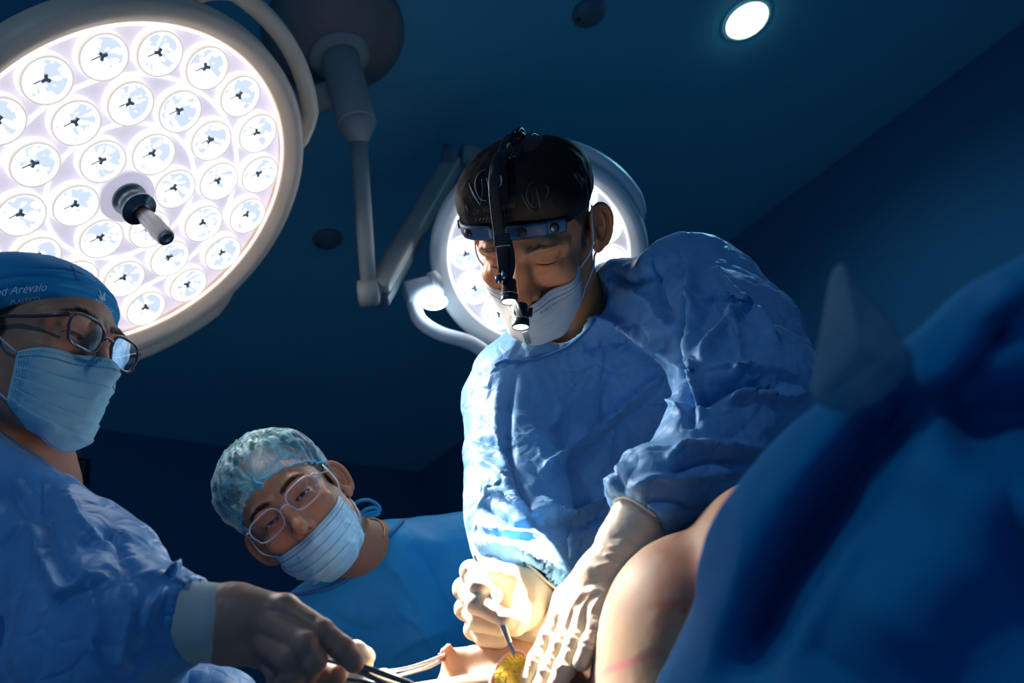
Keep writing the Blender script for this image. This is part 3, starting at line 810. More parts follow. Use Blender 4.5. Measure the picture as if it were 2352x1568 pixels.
def eye_mat(name, iris):
    m = bpy.data.materials.new(name); m.use_nodes = True; nt = m.node_tree; b = nt.nodes['Principled BSDF']
    a = nt.nodes.new('ShaderNodeVertexColor'); a.layer_name = 'Col'; nt.links.new(a.outputs[0], b.inputs['Base Color'])
    b.inputs['Roughness'].default_value = .08; b.inputs['Coat Weight'].default_value = .6; return m
M['eye'] = eye_mat('eye', None)
def build_eyes(p, Mh, parent):
    for s in (-1, 1):
        c = Vector((s*.0315, .0737, 0)); lk = Vector(p.get('look', (0, 1, -.2))).normalized()
        fr = frame(c, lk); V, Fs, col = [], [], []
        prof = []
        for i in range(33):
            a = math.pi*i/32; prof.append((.0122*math.sin(a), .0122*math.cos(a)))
        V, Fs = lathe(prof, 32, None)
        for v in V:
            r = math.hypot(v.x, v.y)
            if v.z < 0: col.append((.75, .68, .64))
            elif r < .0020: col.append((.002, .002, .002))
            elif r < .0057: col.append((.055, .028, .014) if r < .0050 else (.012, .007, .005))
            else: col.append((.55, .49, .46))
        V = [Mh @ (fr @ v) for v in V]
        mesh_obj('eye', V, [f for f in Fs if len(f) == 4], M['eye'], parent, col=np.array(col))
def strands(name, roots, mat_, parent, Mh):
    """roots: (p0, direction, length, radius) in head space -> one mesh of fine tapered hairs"""
    V, Fs = [], []
    for p0, d, L, r in roots:
        p0 = Vector(p0); d = Vector(d).normalized(); o = d.orthogonal().normalized(); q = d.cross(o); n = len(V)
        for k in range(3):
            a = 2*math.pi*k/3; V.append(Mh @ (p0+(o*math.cos(a)+q*math.sin(a))*r))
        V.append(Mh @ (p0+d*L)); Fs += [(n, n+1, n+3), (n+1, n+2, n+3), (n+2, n, n+3)]
    return mesh_obj(name, V, Fs, mat_, parent)
def hit(bvh, o, d):
    r = bvh.ray_cast(Vector(o), Vector(d).normalized()); return r[0], r[1]
def brows(p, bvh, Mh, parent):
    for s in (-1, 1):
        roots = []
        for i in range(p.get('nbrow', 260)):
            t = random.random(); w = .0042*(1-.55*t)
            x = s*(.012+.040*t); z = .0215+.0065*math.sin(t*2.3)-.004*t*t+p.get('browz', 0)+random.uniform(-w, w)
            q, n = hit(bvh, (x, .2, z), (0, -1, 0))
            if q is None: continue
            d = Vector((s*(.35+.65*t), .15, .75*(1-t)-.25*t+random.uniform(-.2, .2)))
            roots.append((q, d, random.uniform(.005, .0085), .00022))
        strands('eyebrow', roots, M['hair'], parent, Mh)
        roots = []
        for i in range(46):
            u = -0.95+1.9*i/45; op = p.get('open', .5)
            x = s*(.0315+u*.0130); z = -.0022*(1-op)-.0008+(.0052*op)*max(0, 1-u*u)**.7*1.15
            q, n = hit(bvh, (x, .2, z+.0006), (0, -1, 0))
            if q is None: continue
            roots.append((q, Vector((s*u*.5, 1.0, p.get('lash', -.35)+random.uniform(-.1, .1))), random.uniform(.006, .008), .00020))
        strands('eyelashes', roots, M['hair'], parent, Mh)

def build_mask(bvh, Mh, parent, m, edge, zt=-.030, zb=-.128, phi=68, zs_t=-.040, zs_b=-.092, puff=.004, pleat=.0022, seed=0, crinkle=.0016, nosez=None):
    """pleated face mask: a sheet wrapped round the lower face; top edge from cheek over the nose to cheek"""
    nu, nv = 121, 81; Rr = np.zeros((nv, nu)); C0 = Vector((0, .005, 0)); P = np.zeros((nv, nu, 3))
    top = lambda u: zs_t+(zt-zs_t)*(1-abs(u)**1.5)
    bot = lambda u: zs_b+(zb-zs_b)*(1-abs(u)**1.7)
    for j in range(nv):
        v = j/(nv-1)
        for i in range(nu):
            u = -1+2*i/(nu-1); a = math.radians(phi)*u
            z = top(u)*(1-v)+bot(u)*v
            d = Vector((math.sin(a), math.cos(a), 0))
            zz = max(z, -.118)
            o = Vector((0, .02*0, zz)); q, n = hit(bvh, o+d*.2, -d)
            r = (q-o).length if q is not None else .06
            if z < -.118: r -= (-.118-z)*1.4
            Rr[j, i] = r
    # drape: fabric bridges hollows
    Rs = Rr.copy()
    vs = np.arange(nv)
    for i in range(nu):                       # cloth hangs straight from nose to chin: upper hull of each column
        hull = []
        for j in range(nv):
            while len(hull) > 1 and (Rs[hull[-1], i]-Rs[hull[-2], i])*(j-hull[-2]) <= (Rs[j, i]-Rs[hull[-2], i])*(hull[-1]-hull[-2]): hull.pop()
            hull.append(j)
        Rs[:, i] = np.interp(vs, hull, Rs[hull, i])
    for it in range(40):
        Rn = Rs.copy(); Rn[:, 1:-1] = (Rs[:, :-2]+Rs[:, 2:])*.5; Rn[1:-1] = .5*Rn[1:-1]+.25*(Rs[:-2]+Rs[2:])
        Rs = np.maximum(Rn, Rr)
        if it > 20: Rs = Rn*.5+Rs*.5
    Rs = np.maximum(Rs, Rr)
    rng = np.random.RandomState(seed)
    for j in range(nv):
        v = j/(nv-1)
        for i in range(nu):
            u = -1+2*i/(nu-1); a = math.radians(phi)*u; z = top(u)*(1-v)+bot(u)*v
            e = min(v, 1-v, (1-abs(u))*1.2); body = min(1, e/.12)
            r = Rs[j, i]+.0022+puff*body**.5
            P[j, i] = (math.sin(a)*r, math.cos(a)*r, z)
            if True:
                k = (v-.14)/.72
                if 0 < k < 1:
                    w = (k*4) % 1.0; r += pleat*(.5-w)*min(1, (1-abs(u))*7)*(.6+.4*math.cos(u*2.2))
            P[j, i] = (math.sin(a)*r, math.cos(a)*r, z)
    PV = P.reshape(-1, 3)
    c = crinkle*(ridge(PV*[38, 38, 60]+seed*7, 2)*1.2); nn = PV.copy(); nn[:, 2] *= .2; nn /= np.linalg.norm(nn, axis=1)[:, None]
    ev = np.array([[min(1, min(j/(nv-1), 1-j/(nv-1))/.10) for i in range(nu)] for j in range(nv)]).ravel()
    PV = PV+nn*(c*ev)[:, None]
    V = [Mh @ Vector(v) for v in PV]
    Fs = [(j*nu+i, j*nu+i+1, (j+1)*nu+i+1, (j+1)*nu+i) for j in range(nv-1) for i in range(nu-1)]
    o = mesh_obj('face_mask', V, Fs, m, parent); so = o.modifiers.new('thickness', 'SOLIDIFY'); so.thickness = .0009; so.offset = 1
    g = PV.reshape(nv, nu, 3)
    def surf(u, v, off=.0012):
        i = min(max((u+1)/2*(nu-1), 0), nu-1.001); j = min(max(v*(nv-1), 0), nv-1.001); i0, j0 = int(i), int(j); fi, fj = i-i0, j-j0
        q = (g[j0, i0]*(1-fi)+g[j0, i0+1]*fi)*(1-fj)+(g[j0+1, i0]*(1-fi)+g[j0+1, i0+1]*fi)*fj
        du = Vector(g[j0, i0+1]-g[j0, i0]); dv = Vector(g[j0+1, i0]-g[j0, i0]); n = dv.cross(du).normalized()
        q = Vector(q)
        if n.dot(Vector((q.x, q.y, 0))) < 0: n = -n
        return q+n*off
    geo = []
    for vv, r in ((.0, .0010), (1.0, .0010)):
        geo.append(tube([surf(-1+2*i/60, vv, 0) for i in range(61)], .0011, 6))
    for uu in (-1, 1): geo.append(tube([surf(uu, i/30, 0) for i in range(31)], .0012, 6))
    V, Fs = join_geo(geo); mesh_obj('mask_binding', [Mh @ Vector(v) for v in V], Fs, edge, o)
    geo = []
    for vv in (.055, .125, .145):
        for i in range(95):
            u = -.95+1.9*i/94; a = surf(u, vv, .0011); b = surf(u+.009, vv, .0011); geo.append(tube([a, b], .00042, 4))
    for ss in (-1, 1):
        for k in range(4):
            for i in range(26):
                v = .05+.9*i/25; a = surf(ss*(.94-.035*k), v, .0011); b = surf(ss*(.94-.035*k), v+.012, .0011); geo.append(tube([a, b], .0005, 4))
    V, Fs = join_geo(geo); mesh_obj('stitching', [Mh @ Vector(v) for v in V], Fs, M['stitch'], o)
    return o, surf
def ear_loops(surf, bvh, Mh, parent, sides=(-1, 1), r=.0013):
    for s in sides:
        a = surf(s*.985, .04, .001); b = surf(s*.985, .96, .001)
        ex = s*.083
        pts = [a, Vector((s*.0815, .022, (a.z-.012)*.3)), Vector((s*.081, -.006, .022)), Vector((s*.080, -.028, .016)), Vector((s*.083, -.038, -.012)),
               Vector((s*.078, -.028, -.042)), Vector((s*.069, -.002, -.058)), b]
        pts[0], pts[-1] = a, b
        P = smooth_path(pts, 7); out = []
        for q in P:
            n, nn, i, d = bvh.find_nearest(q)
            if n is not None and (q-n).dot(nn) < .0012: q = n+nn*.0016
            out.append(Mh @ q)
        V, Fs = tube(out, r, 8); mesh_obj('ear_loop', V, Fs, M['elastic'], parent)

# letters: outlines taken from the built-in font, laid on a surface
def text_geo(body, size, shear=0.0, bold=0.0):
    cu = bpy.data.curves.new('t', 'FONT'); cu.body = body; cu.size = size; cu.shear = shear; cu.offset = bold
    cu.align_x = 'CENTER'; cu.resolution_u = 3
    o = bpy.data.objects.new('t', cu); COL.objects.link(o)
    dg = bpy.context.evaluated_depsgraph_get(); me = bpy.data.meshes.new_from_object(o.evaluated_get(dg))
    bm = bmesh.new(); bm.from_mesh(me)
    for _ in range(2):
        long = [e for e in bm.edges if e.calc_length() > size*.14]
        if long: bmesh.ops.subdivide_edges(bm, edges=long, cuts=1)
    bmesh.ops.triangulate(bm, faces=bm.faces[:])
    V = [v.co.copy() for v in bm.verts]; Fs = [tuple(v.index for v in f.verts) for f in bm.faces]
    bm.free(); COL.objects.unlink(o); bpy.data.objects.remove(o); bpy.data.curves.remove(cu); bpy.data.meshes.remove(me)
    return V, Fs
def put_on(geo, mapf):
    V, Fs = geo; return [mapf(v.x, v.y) for v in V], Fs
# ------------------------------------------------------------------ surgeon with the headlight
MH1 = cam_frame((-.214, .566, -.796), (-.185, -.824, -.536), (.031, -.1491, 1.2689))
def to_local(Mh, campt):
    return tuple(Mh.inverted() @ Vector(c2w(campt)))
sg = thing('person', Wp(1400, 1500, 1.35), 'surgeon in black printed cap and white mask, leaning over the patient in blue gown', 'person')
nb = to_local(MH1, K(1335, 765, 1.395))
pS = dict(open=.10, skin=(.60, .235, .10), neck=nb, neckr=.054, nbrow=120, brow=.45, stubble=.25, lash=-.6, look=(0, 1, -.6), browz=.0)
hS, bS = build_head(pS, MH1, sg)
build_eyes(pS, MH1, sg); brows(pS, bS, MH1, sg)
mk, sf = build_mask(bS, MH1, sg, M['mask_white'], M['mask_white'], zt=-.046, zb=-.128, zs_t=-.036, zs_b=-.088, phi=60, seed=1, crinkle=.0008, pleat=.0012)
ear_loops(sf, bS, MH1, sg)
# printed word on the mask (upper band, left cheek)
geo = text_geo('MEDICOOTHS', .0068)
V, Fs = put_on(geo, lambda x, y: MH1 @ sf(-.43-x/.078, .245-y/.092, .0014))
mesh_obj('printed_word', V, Fs, M['stitch'], mk, smooth=False)

# gown
def gown_surgeon(P):
    S = lambda *a: K(*a)
    d = rc(P, S(1255, 935, 1.46), S(1490, 850, 1.42), .125, .135)
    d = smin(d, rc(P, S(1330, 1000, 1.45), S(1365, 1400, 1.40), .135, .13), .08)
    d = smin(d, rc(P, S(1365, 1400, 1.40), S(1480, 1760, 1.46), .13, .16), .08)
    d = smin(d, rc(P, S(1310, 830, 1.42), S(1420, 760, 1.40), .075, .085), .06)
    d = smin(d, rc(P, S(1420, 760, 1.40), S(1590, 695, 1.30), .085, .086), .05)
    a = chain(P, [(S(1590, 690, 1.29), .086), (S(1685, 790, 1.18), .084), (S(1728, 925, 1.08), .078)])
    a = smin(a, chain(P, [(S(1728, 925, 1.08), .076), (S(1615, 1060, 1.02), .058), (S(1497, 1160, .985), .040)]), .03)
    a = smin(a, sph(P, S(1512, 1120, .99), .040), .02)
    d = smin(d, a, .028)
    b = chain(P, [(S(1178, 925, 1.40), .064), (S(1178, 1040, 1.30), .066), (S(1190, 1170, 1.19), .058)])
    b = smin(b, chain(P, [(S(1190, 1170, 1.19), .058), (S(1200, 1275, 1.10), .052), (S(1222, 1352, 1.035), .043)]), .03)
    d = smin(d, b, .022)
    d = smin(d, rc(P, S(1205, 880, 1.375), S(1350, 775, 1.385), .072, .078), .04)
    # neck opening
    d = smax(d, -chain(P, [(S(1270, 560, 1.26), .074), (S(1288, 670, 1.315), .068), (S(1306, 715, 1.350), .058)]), .008)
    # open sleeve ends
    d = smax(d, -chain(P, [(S(1205, 1330, 1.07), .030), (S(1222, 1382, 1.00), .040)]), .004)
    d = smax(d, -chain(P, [(S(1520, 1145, .99), .026), (S(1475, 1180, .975), .033)]), .004)
    return d
V, Q, N = cam_mesh(gown_surgeon, (-.10, -.17, .84), (.46, .56, 1.64), .0030)
ax = frame_rows(Wd((.25, .9, -.2)), .45)
V = crumple(V, N, .012, 8.0, .0045, 20, ax, seed=2); V = facets(V, N, .0125, 12, ax, 3); V = facets(V, N, .0036, 32, ax, 5); N = vnormals(V, Q)
CR = [([(1185, 850), (1168, 950), (1172, 1050), (1210, 1140), (1250, 1230)], -.010, 16, 9),
      ([(1150, 870), (1140, 950), (1150, 1040), (1185, 1110)], .005, 12, 20),
      ([(1348, 846), (1300, 900), (1265, 985)], .004, 7, 12), ([(1400, 800), (1385, 870), (1370, 930), (1385, 985)], -.005, 8, 8),
      ([(1330, 760), (1380, 738), (1436, 745), (1500, 790), (1566, 850)], .009, 20, 10),
      ([(1340, 800), (1430, 790), (1500, 840), (1560, 880)], -.006, 18, 18),
      ([(1235, 1090), (1292, 1037), (1413, 944), (1497, 874), (1556, 846)], .010, 26, 8),
      ([(1260, 1110), (1350, 1040), (1440, 960), (1520, 905)], -.006, 18, 12),
      ([(1240, 1010), (1330, 900), (1360, 840)], .004, 9, 16),
      ([(1572, 670), (1570, 760), (1572, 850), (1586, 985)], -.022, 10, 14),
      ([(1600, 655), (1600, 740), (1590, 850), (1612, 960)], .010, 14, 12),
      ([(1583, 610), (1600, 680), (1612, 760)], .008, 9, 14), ([(1608, 697), (1660, 690), (1725, 700)], .007, 8, 14),
      ([(1610, 830), (1640, 790), (1690, 740), (1722, 690)], .009, 10, 16), ([(1650, 700), (1690, 760), (1700, 830)], .006, 7, 14),
      ([(1400, 620), (1440, 650), (1500, 640), (1560, 600)], -.006, 8, 14), ([(1450, 660), (1500, 700), (1540, 760)], .006, 9, 16),
      ([(1500, 590), (1520, 680), (1545, 740)], -.006, 9, 9), ([(1640, 600), (1690, 680), (1740, 720), (1790, 790)], .006, 12, 9),
      ([(1596, 935), (1650, 900), (1710, 880), (1800, 890)], -.016, 12, 20), ([(1660, 930), (1720, 905), (1810, 915), (1850, 900)], .008, 12, 16),
      ([(1680, 850), (1740, 840), (1830, 870)], .006, 8, 14),
      ([(1530, 1052), (1580, 1022), (1640, 1020), (1770, 1032)], .009, 20, 9), ([(1540, 1085), (1620, 1060), (1720, 1070)], -.009, 12, 12),
      ([(1440, 1130), (1500, 1100), (1560, 1100), (1650, 1090)], .007, 16, 10), ([(1480, 1150), (1540, 1150), (1600, 1180)], -.007, 10, 12),
      ([(1078, 1008), (1120, 1015), (1166, 1037), (1217, 1111)], -.007, 8, 14), ([(1100, 1060), (1140, 1080), (1190, 1140)], .006, 8, 14),
      ([(1096, 1110), (1160, 1138), (1236, 1175)], .007, 12, 8), ([(1105, 1157), (1150, 1190), (1191, 1207), (1230, 1204)], -.008, 9, 12),
      ([(1092, 1205), (1160, 1225), (1250, 1235)], .007, 8, 14),
      ([(1079, 1240), (1160, 1258), (1239, 1288), (1268, 1310), (1292, 1370)], .010, 14, 8), ([(1090, 1270), (1170, 1285), (1230, 1320), (1262, 1380)], -.009, 10, 10),
      ([(1236, 1140), (1269, 1178), (1330, 1172), (1400, 1120), (1440, 1060)], .012, 26, 12), ([(1250, 1200), (1330, 1205), (1400, 1170)], -.008, 16, 16),
      ([(1420, 990), (1410, 1060), (1440, 1130)], -.004, 5, 8), ([(1480, 930), (1530, 920), (1575, 950)], .005, 9, 12)]
V = creases(V, N, [(p_, h_*(2.0 if p_[0][0] > 1290 and p_[0][1] < 1000 else 1.4), a_*.75, b_*.75) for p_, h_, a_, b_ in CR]); N = vnormals(V, Q); V = crumple(V, N, .0022, 46, .0008, 110, frame_rows(Wd((.7, -.6, 0)), .4), seed=77)
go = mesh_obj('gown', V, Q, M['gown'], sg); bG1 = bvh_of(V, Q)
COLL1 = [(1138, 838), (1160, 828), (1200, 830), (1255, 818), (1305, 796), (1348, 758), (1382, 705), (1400, 640)]
g = [cast_tube(bG1, COLL1, .0028, .001)]
V, Fs = join_geo(g); mesh_obj('collar_binding', V, Fs, M['gowntrim'], go)

# gloved right hand with bent fingers round the scalpel
hz = 1.0
fR = [F_((1172, 1322, 1.010, .0125), (1082, 1312, .990, .0112), (1100, 1346, .972, .0100), (1136, 1368, .980, .0088)),
      F_((1165, 1360, 1.020, .0120), (1067, 1352, .992, .0118), (1096, 1386, .966, .0108), (1138, 1410, .960, .0094)),
      F_((1165, 1395, 1.025, .0120), (1070, 1398, 1.000, .0114), (1100, 1426, .978, .0106), (1146, 1440, .972, .0094)),
      F_((1170, 1430, 1.025, .0110), (1088, 1445, 1.004, .0102), (1115, 1466, .986, .0095), (1152, 1470, .980, .0085)),
      F_((1212, 1380, 1.010, .0175), (1206, 1418, .986, .0135), (1183, 1432, .966, .0118), (1158, 1420, .956, .0098))]
pR = pal(((1222, 1352, 1.045, .030), (1200, 1385, 1.02, .030)), ((1205, 1370, 1.02, .026), (1150, 1335, 1.012, .018)), ((1205, 1375, 1.02, .026), (1150, 1365, 1.022, .018)),
         ((1205, 1385, 1.02, .026), (1150, 1398, 1.026, .018)), ((1205, 1395, 1.02, .024), (1158, 1432, 1.026, .016)), ((1205, 1350, 1.02, .024), (1212, 1400, .995, .020)))
fn = hand_sdf(pR, fR); lo, hi = bounds(fR+[list(p) for p in pR])
V, Q, N = cam_mesh(fn, lo, hi, .0013); V = crumple(V, N, .0007, 40, .0004, 110, seed=4)
gl = mesh_obj('glove', V, Q, M['glove'], sg)
# gloved left hand pressing on the patient, fingers pointing down
fL = [F_((1300, 1405, .965, .0135), (1262, 1465, .955, .0112), (1236, 1515, .945, .0100), (1212, 1560, .938, .0088)),
      F_((1326, 1412, .952, .0135), (1292, 1478, .938, .0115), (1262, 1540, .928, .0103), (1238, 1592, .920, .0090)),
      F_((1354, 1408, .940, .0130), (1326, 1470, .924, .0112), (1297, 1535, .914, .0102), (1270, 1592, .906, .0090)),
      F_((1385, 1395, .928, .0115), (1372, 1440, .914, .0100), (1354, 1482, .905, .0094), (1336, 1520, .900, .0084)),
      F_((1310, 1375, .980, .0170), (1278, 1432, .985, .0135), (1235, 1456, .990, .0118), (1190, 1474, .996, .0095))]
pL_ = pal(((1478, 1185, .985, .034), (1440, 1260, .968, .032)), ((1440, 1260, .968, .031), (1395, 1330, .955, .026)),
          ((1400, 1330, .955, .026), (1300, 1405, .965, .0150)), ((1395, 1330, .955, .026), (1326, 1412, .952, .0150)),
          ((1395, 1330, .955, .025), (1354, 1408, .940, .0145)), ((1405, 1330, .950, .024), (1385, 1395, .928, .0130)), ((1380, 1320, .960, .026), (1312, 1378, .978, .017)))
fn = hand_sdf(pL_, fL); lo, hi = bounds(fL+[list(p) for p in pL_])
V, Q, N = cam_mesh(fn, lo, hi, .0014)
V = crumple(V, N, .0016, 26, .0008, 80, frame_rows(Wd(K(1300, 1500, .93)-K(1440, 1250, .97)), 1.9), seed=6)
N = vnormals(V, Q)
CRL = []
for i, (x0, y0, x1, y1) in enumerate([(1362, 1302, 1455, 1318), (1352, 1325, 1450, 1338), (1395, 1255, 1470, 1290), (1400, 1235, 1478, 1262), (1385, 1275, 1462, 1302), (1340, 1345, 1430, 1352), (1330, 1368, 1420, 1368)]):
    CRL.append(([(x0, y0), ((x0+x1)/2, (y0+y1)/2-14), (x1, y1)], -.0018 if i % 2 else .0018, 5, 8))
for (x0, y0, x1, y1) in [(1345, 1350, 1300, 1440), (1365, 1355, 1325, 1440), (1395, 1350, 1350, 1435), (1410, 1360, 1380, 1420)]:
    CRL.append(([(x0, y0), ((x0+x1)/2-8, (y0+y1)/2), (x1, y1)], .0022, 6, 6))
for cx, cy in [(1376, 1425), (1366, 1450), (1350, 1480), (1330, 1462), (1316, 1490), (1300, 1520), (1294, 1470), (1275, 1505), (1262, 1535), (1250, 1490), (1238, 1515)]:
    CRL.append(([(cx-14, cy-8), (cx, cy), (cx+14, cy+2)], -.0009, 3.5, 4)); CRL.append(([(cx-14, cy-1), (cx, cy+8), (cx+14, cy+9)], .0006, 3.5, 4))
V = creases(V, N, CRL); V = vsmooth(V, Q, 1, .3)
gl2 = mesh_obj('glove', V, Q, M['glove'], sg)
c = Vector(c2w(K(1480, 1190, .982))); axd = Vector(c2w(K(1440, 1260, .968)))-c
fr = frame(c, axd); V, Fs = tube([fr @ Vector((.0365*math.cos(a), .0365*math.sin(a), .002*math.sin(3*a))) for a in [2*math.pi*i/48 for i in range(48)]], .0020, 8, True)
mesh_obj('rolled_glove_edge', V, Fs, M['rimcream'], gl2)
c = Vector(c2w(K(1226, 1345, 1.035))); axd = Vector(c2w(K(1200, 1385, 1.02)))-c
fr = frame(c, axd); V, Fs = tube([fr @ Vector((.034*math.cos(a), .034*math.sin(a), .003*math.sin(3*a))) for a in [2*math.pi*i/48 for i in range(48)]], .0018, 8, True)
mesh_obj('rolled_glove_edge', V, Fs, M['rimcream'], gl)

# cap
def sup(P, c, r, e):
    q = np.abs((P-A(*c))/A(*r)); return ((q**e).sum(1)**(1/e)-1)*min(r)
def cap1(P):
    ze = .050+.235*(P[:, 1]-.09)-.30*np.clip(P[:, 1]+.10, -1, 0)
    d = sup(P, (.001, -.012, .026), (.079, .102, .086), 2.7)
    d = smin(d, sup(P, (.007, -.002, .062), (.080, .086, .048), 3.2), .02)
    d = d+.005*np.exp(-((P[:, 2]-ze)/.014)**2)
    return smax(d, ze-P[:, 2], .002)
V, Q = sdf_mesh(cap1, (-.12, -.15, -.06), (.12, .12, .17), .0018); N = vnormals(V, Q)
V = crumple(V, N, .0080, 12, .0030, 30, None, seed=9); V = vsmooth(V, Q, 2, .5)
Vw = V @ np.array(MH1)[:3, :3].T+np.array(MH1)[:3, 3]
cp = mesh_obj('cap', Vw, Q, M['cap_black'], sg); bC1 = bvh_of(Vw, Q)
def strokes(bvh, name, lists, m, parent, off=.0006):
    g = []
    for pts, r0, r1 in lists:
        P = [cast(bvh, p.x, p.y, off) for p in smooth_path([(a, b, 0) for a, b in pts], 8)]; P = [p for p in P if p]
        if len(P) > 1:
            n = len(P); g.append(tube(P, [(r0+(r1-r0)*math.sin(math.pi*i/(n-1)))*.00029 for i in range(n)], 6))
    V, Fs = join_geo(g); return mesh_obj(name, V, Fs, m, parent)
def monogram(x, y, s, m, gold):
    T = lambda L: [(x+a*s, y+b*s) for a, b in L]
    strokes(bC1, 'printed_monogram', [(T([(-37, -6), (-25, 20), (-11, 44)]), 1.2, 4.2), (T([(-11, 44), (-5, 10), (-8, -14)]), .8, 1.4), (T([(-9, -13), (-4, -14)]), 1, 1.6),
        (T([(2, -38), (-14, -28), (-22, -6), (-18, 18), (-8, 32), (3, 34)]), 1.2, 3.2), (T([(4, -18), (11, 10), (18, 42)]), 1.6, 4.6),
        (T([(28, -28), (37, -20), (38, -6), (32, 6)]), 1.4, 4.0)], m, cp)
    if gold: strokes(bC1, 'gold_print', [(T([(31, -22), (33, -14), (31, -5)]), 2, 8)], M['print_gold'], cp, .0005)
monogram(1114, 427, 1.0, M['print_grey'], True); monogram(1228, 448, .82, M['print_dim'], False)
strokes(bC1, 'printed_mark', [([(1071, 470), (1074, 478), (1076, 486)], 2, 5)], M['print_dim'], cp)
g = text_geo('Dr. Victor Peralta', 19)
V, Fs = put_on(g, lambda x, y: cast(bC1, 1135+x*.70, 484-.13*x-y*1.0, .0006) or Vector((0, 0, 0)))
mesh_obj('printed_name', V, Fs, M['print_dim'], cp, smooth=False)
strokes(bC1, 'small_print', [([(1093+i*8.2, 507-i*1.25), (1096+i*8.2, 501-i*1.25)], 1.2, 2.2) for i in range(11)], M['print_dim'], cp)

# headlight worn over the cap
hl = thing('headlight', Wp(1165, 560, 1.15), 'black headlight with two lit barrels on blue studded headband over black cap', 'headlight')
def band(z0, hgt, ph0, ph1, name, m):
    rows = []; n = 60
    for i in range(n+1):
        ph = math.radians(ph0+(ph1-ph0)*i/n); dd = Vector((math.sin(ph), math.cos(ph), 0)); col = []
        for k, zz in enumerate((-.5, -.3, .3, .5)):
            endr = min(1, min(i, n-i)/3+.35); z = z0+zz*hgt*endr-.018*(1-math.cos(ph))
            o = MH1 @ Vector((0, 0, z)); d2 = (MH1.to_3x3() @ dd)
            best = 0
            for b, loc in ((bC1, False), (bS, True)):
                if loc: q = b.ray_cast(Vector((0, 0, z))+dd*.2, -dd)[0]; r = (q-Vector((0, 0, z))).length if q else 0
                else: q = b.ray_cast(o+d2*.2, -d2)[0]; r = (q-o).length if q else 0
                best = max(best, r)
            col.append(best)
        r = max(col); rows.append([MH1 @ (Vector((0, 0, z0+zz*hgt*endr-.018*(1-math.cos(ph))))+dd*(r+(.0030 if abs(zz) < .4 else .0016))) for zz in (-.5, -.3, .3, .5)])
    V = [p for r in rows for p in r]; Fs = [(i*4+k, (i+1)*4+k, (i+1)*4+k+1, i*4+k+1) for i in range(n) for k in range(3)]
    o = mesh_obj(name, V, Fs, m, hl); s = o.modifiers.new('s', 'SOLIDIFY'); s.thickness = .003; s.offset = 0
    return o, rows
b1, rows1 = band(.049, .020, 78, 18, 'headband', M['band_blue'])
b2, rows2 = band(.049, .019, 6, -42, 'headband', M['band_blue'])
def stud(rows, i, par):
    c = (rows[i][1]+rows[i][2])*.5; n = (rows[i][2]-rows[i][1]).cross(rows[min(i+1, len(rows)-1)][1]-rows[i][1]).normalized()
    if n.dot(c-MH1.translation) < 0: n = -n
    V, Fs = lathe([(.0062, .0), (.0062, .0022), (.0048, .0034), (0, .0036)], 20, frame(c+n*.0012, n)); mesh_obj('stud', V, Fs, M['black'], par)
for i in (10, 38): stud(rows1, i, b1)
for i in (16, 47): stud(rows2, i, b2)
P0 = smooth_path([Wp(1160, 348, 1.175), Wp(1147, 362, 1.15), Wp(1137, 392, 1.135), Wp(1135, 440, 1.13), Wp(1141, 500, 1.135), Wp(1148, 545, 1.14), Wp(1153, 585, 1.145), Wp(1157, 625, 1.145)], 6)
V, Fs = tube(P0, .0068, 12, flat=.35, up=Wd((0, 0, 1))); mesh_obj('front_arm', V, Fs, M['black'], hl)
P1 = smooth_path([Wp(1166, 552, 1.160), Wp(1172, 585, 1.158), Wp(1173, 615, 1.152), Wp(1164, 648, 1.148)], 6)
V, Fs = tube(P1, .0056, 10, flat=.4, up=Wd((0, 0, 1))); mesh_obj('hinge_arm', V, Fs, M['black'], hl)
g = [box_geo(frame(Wp(1153, 552, 1.142), Wd((0, 0, -1)), Wd((1, -.1, 0))), .020, .016, .010, .002)]
V, Fs = join_geo(g); mesh_obj('slider_block', V, Fs, M['black'], hl)
g = []
for p in ([(1150, 362, 1.16), (1153, 335, 1.19), (1168, 313, 1.22)], [(1158, 360, 1.165), (1163, 330, 1.195), (1180, 305, 1.225)], [(1180, 322, 1.22), (1188, 300, 1.235), (1196, 297, 1.25), (1205, 312, 1.27)],
          [(1176, 330, 1.21), (1185, 310, 1.22), (1198, 308, 1.235), (1206, 320, 1.26)]):
    g.append(tube(smooth_path([Wp(*q) for q in p], 6), .0036, 8))
V, Fs = join_geo(g); mesh_obj('top_strap', V, Fs, M['black'], hl)
# crown strap running back over the cap
P = []
for i in range(25):
    a = math.radians(60+90*i/24); d = Vector((0.01, math.cos(a), math.sin(a))); q = bC1.ray_cast(MH1 @ (Vector((0, -.02, .04))+d*.25), MH1.to_3x3() @ -d)[0]
    if q: P.append(q+(MH1.to_3x3() @ d)*.002)
V, Fs = tube(P, .007, 10, flat=.3, up=MH1.to_3x3() @ Vector((0, 0, 1))); mesh_obj('crown_strap', V, Fs, M['black'], hl)
g = [tube([Wp(1146, 636, 1.143), Wp(1166, 634, 1.143)], .0052, 14), tube([Wp(1143, 632, 1.135), Wp(1146, 650, 1.135)], .0036, 10), tube([Wp(1158, 622, 1.130), Wp(1157, 640, 1.128)], .0030, 10)]
V, Fs = join_geo(g); mesh_obj('hinge_screw', V, Fs, M['dark_steel'], hl)
LDIR = Wd((.012, .93, -.36)).normalized()
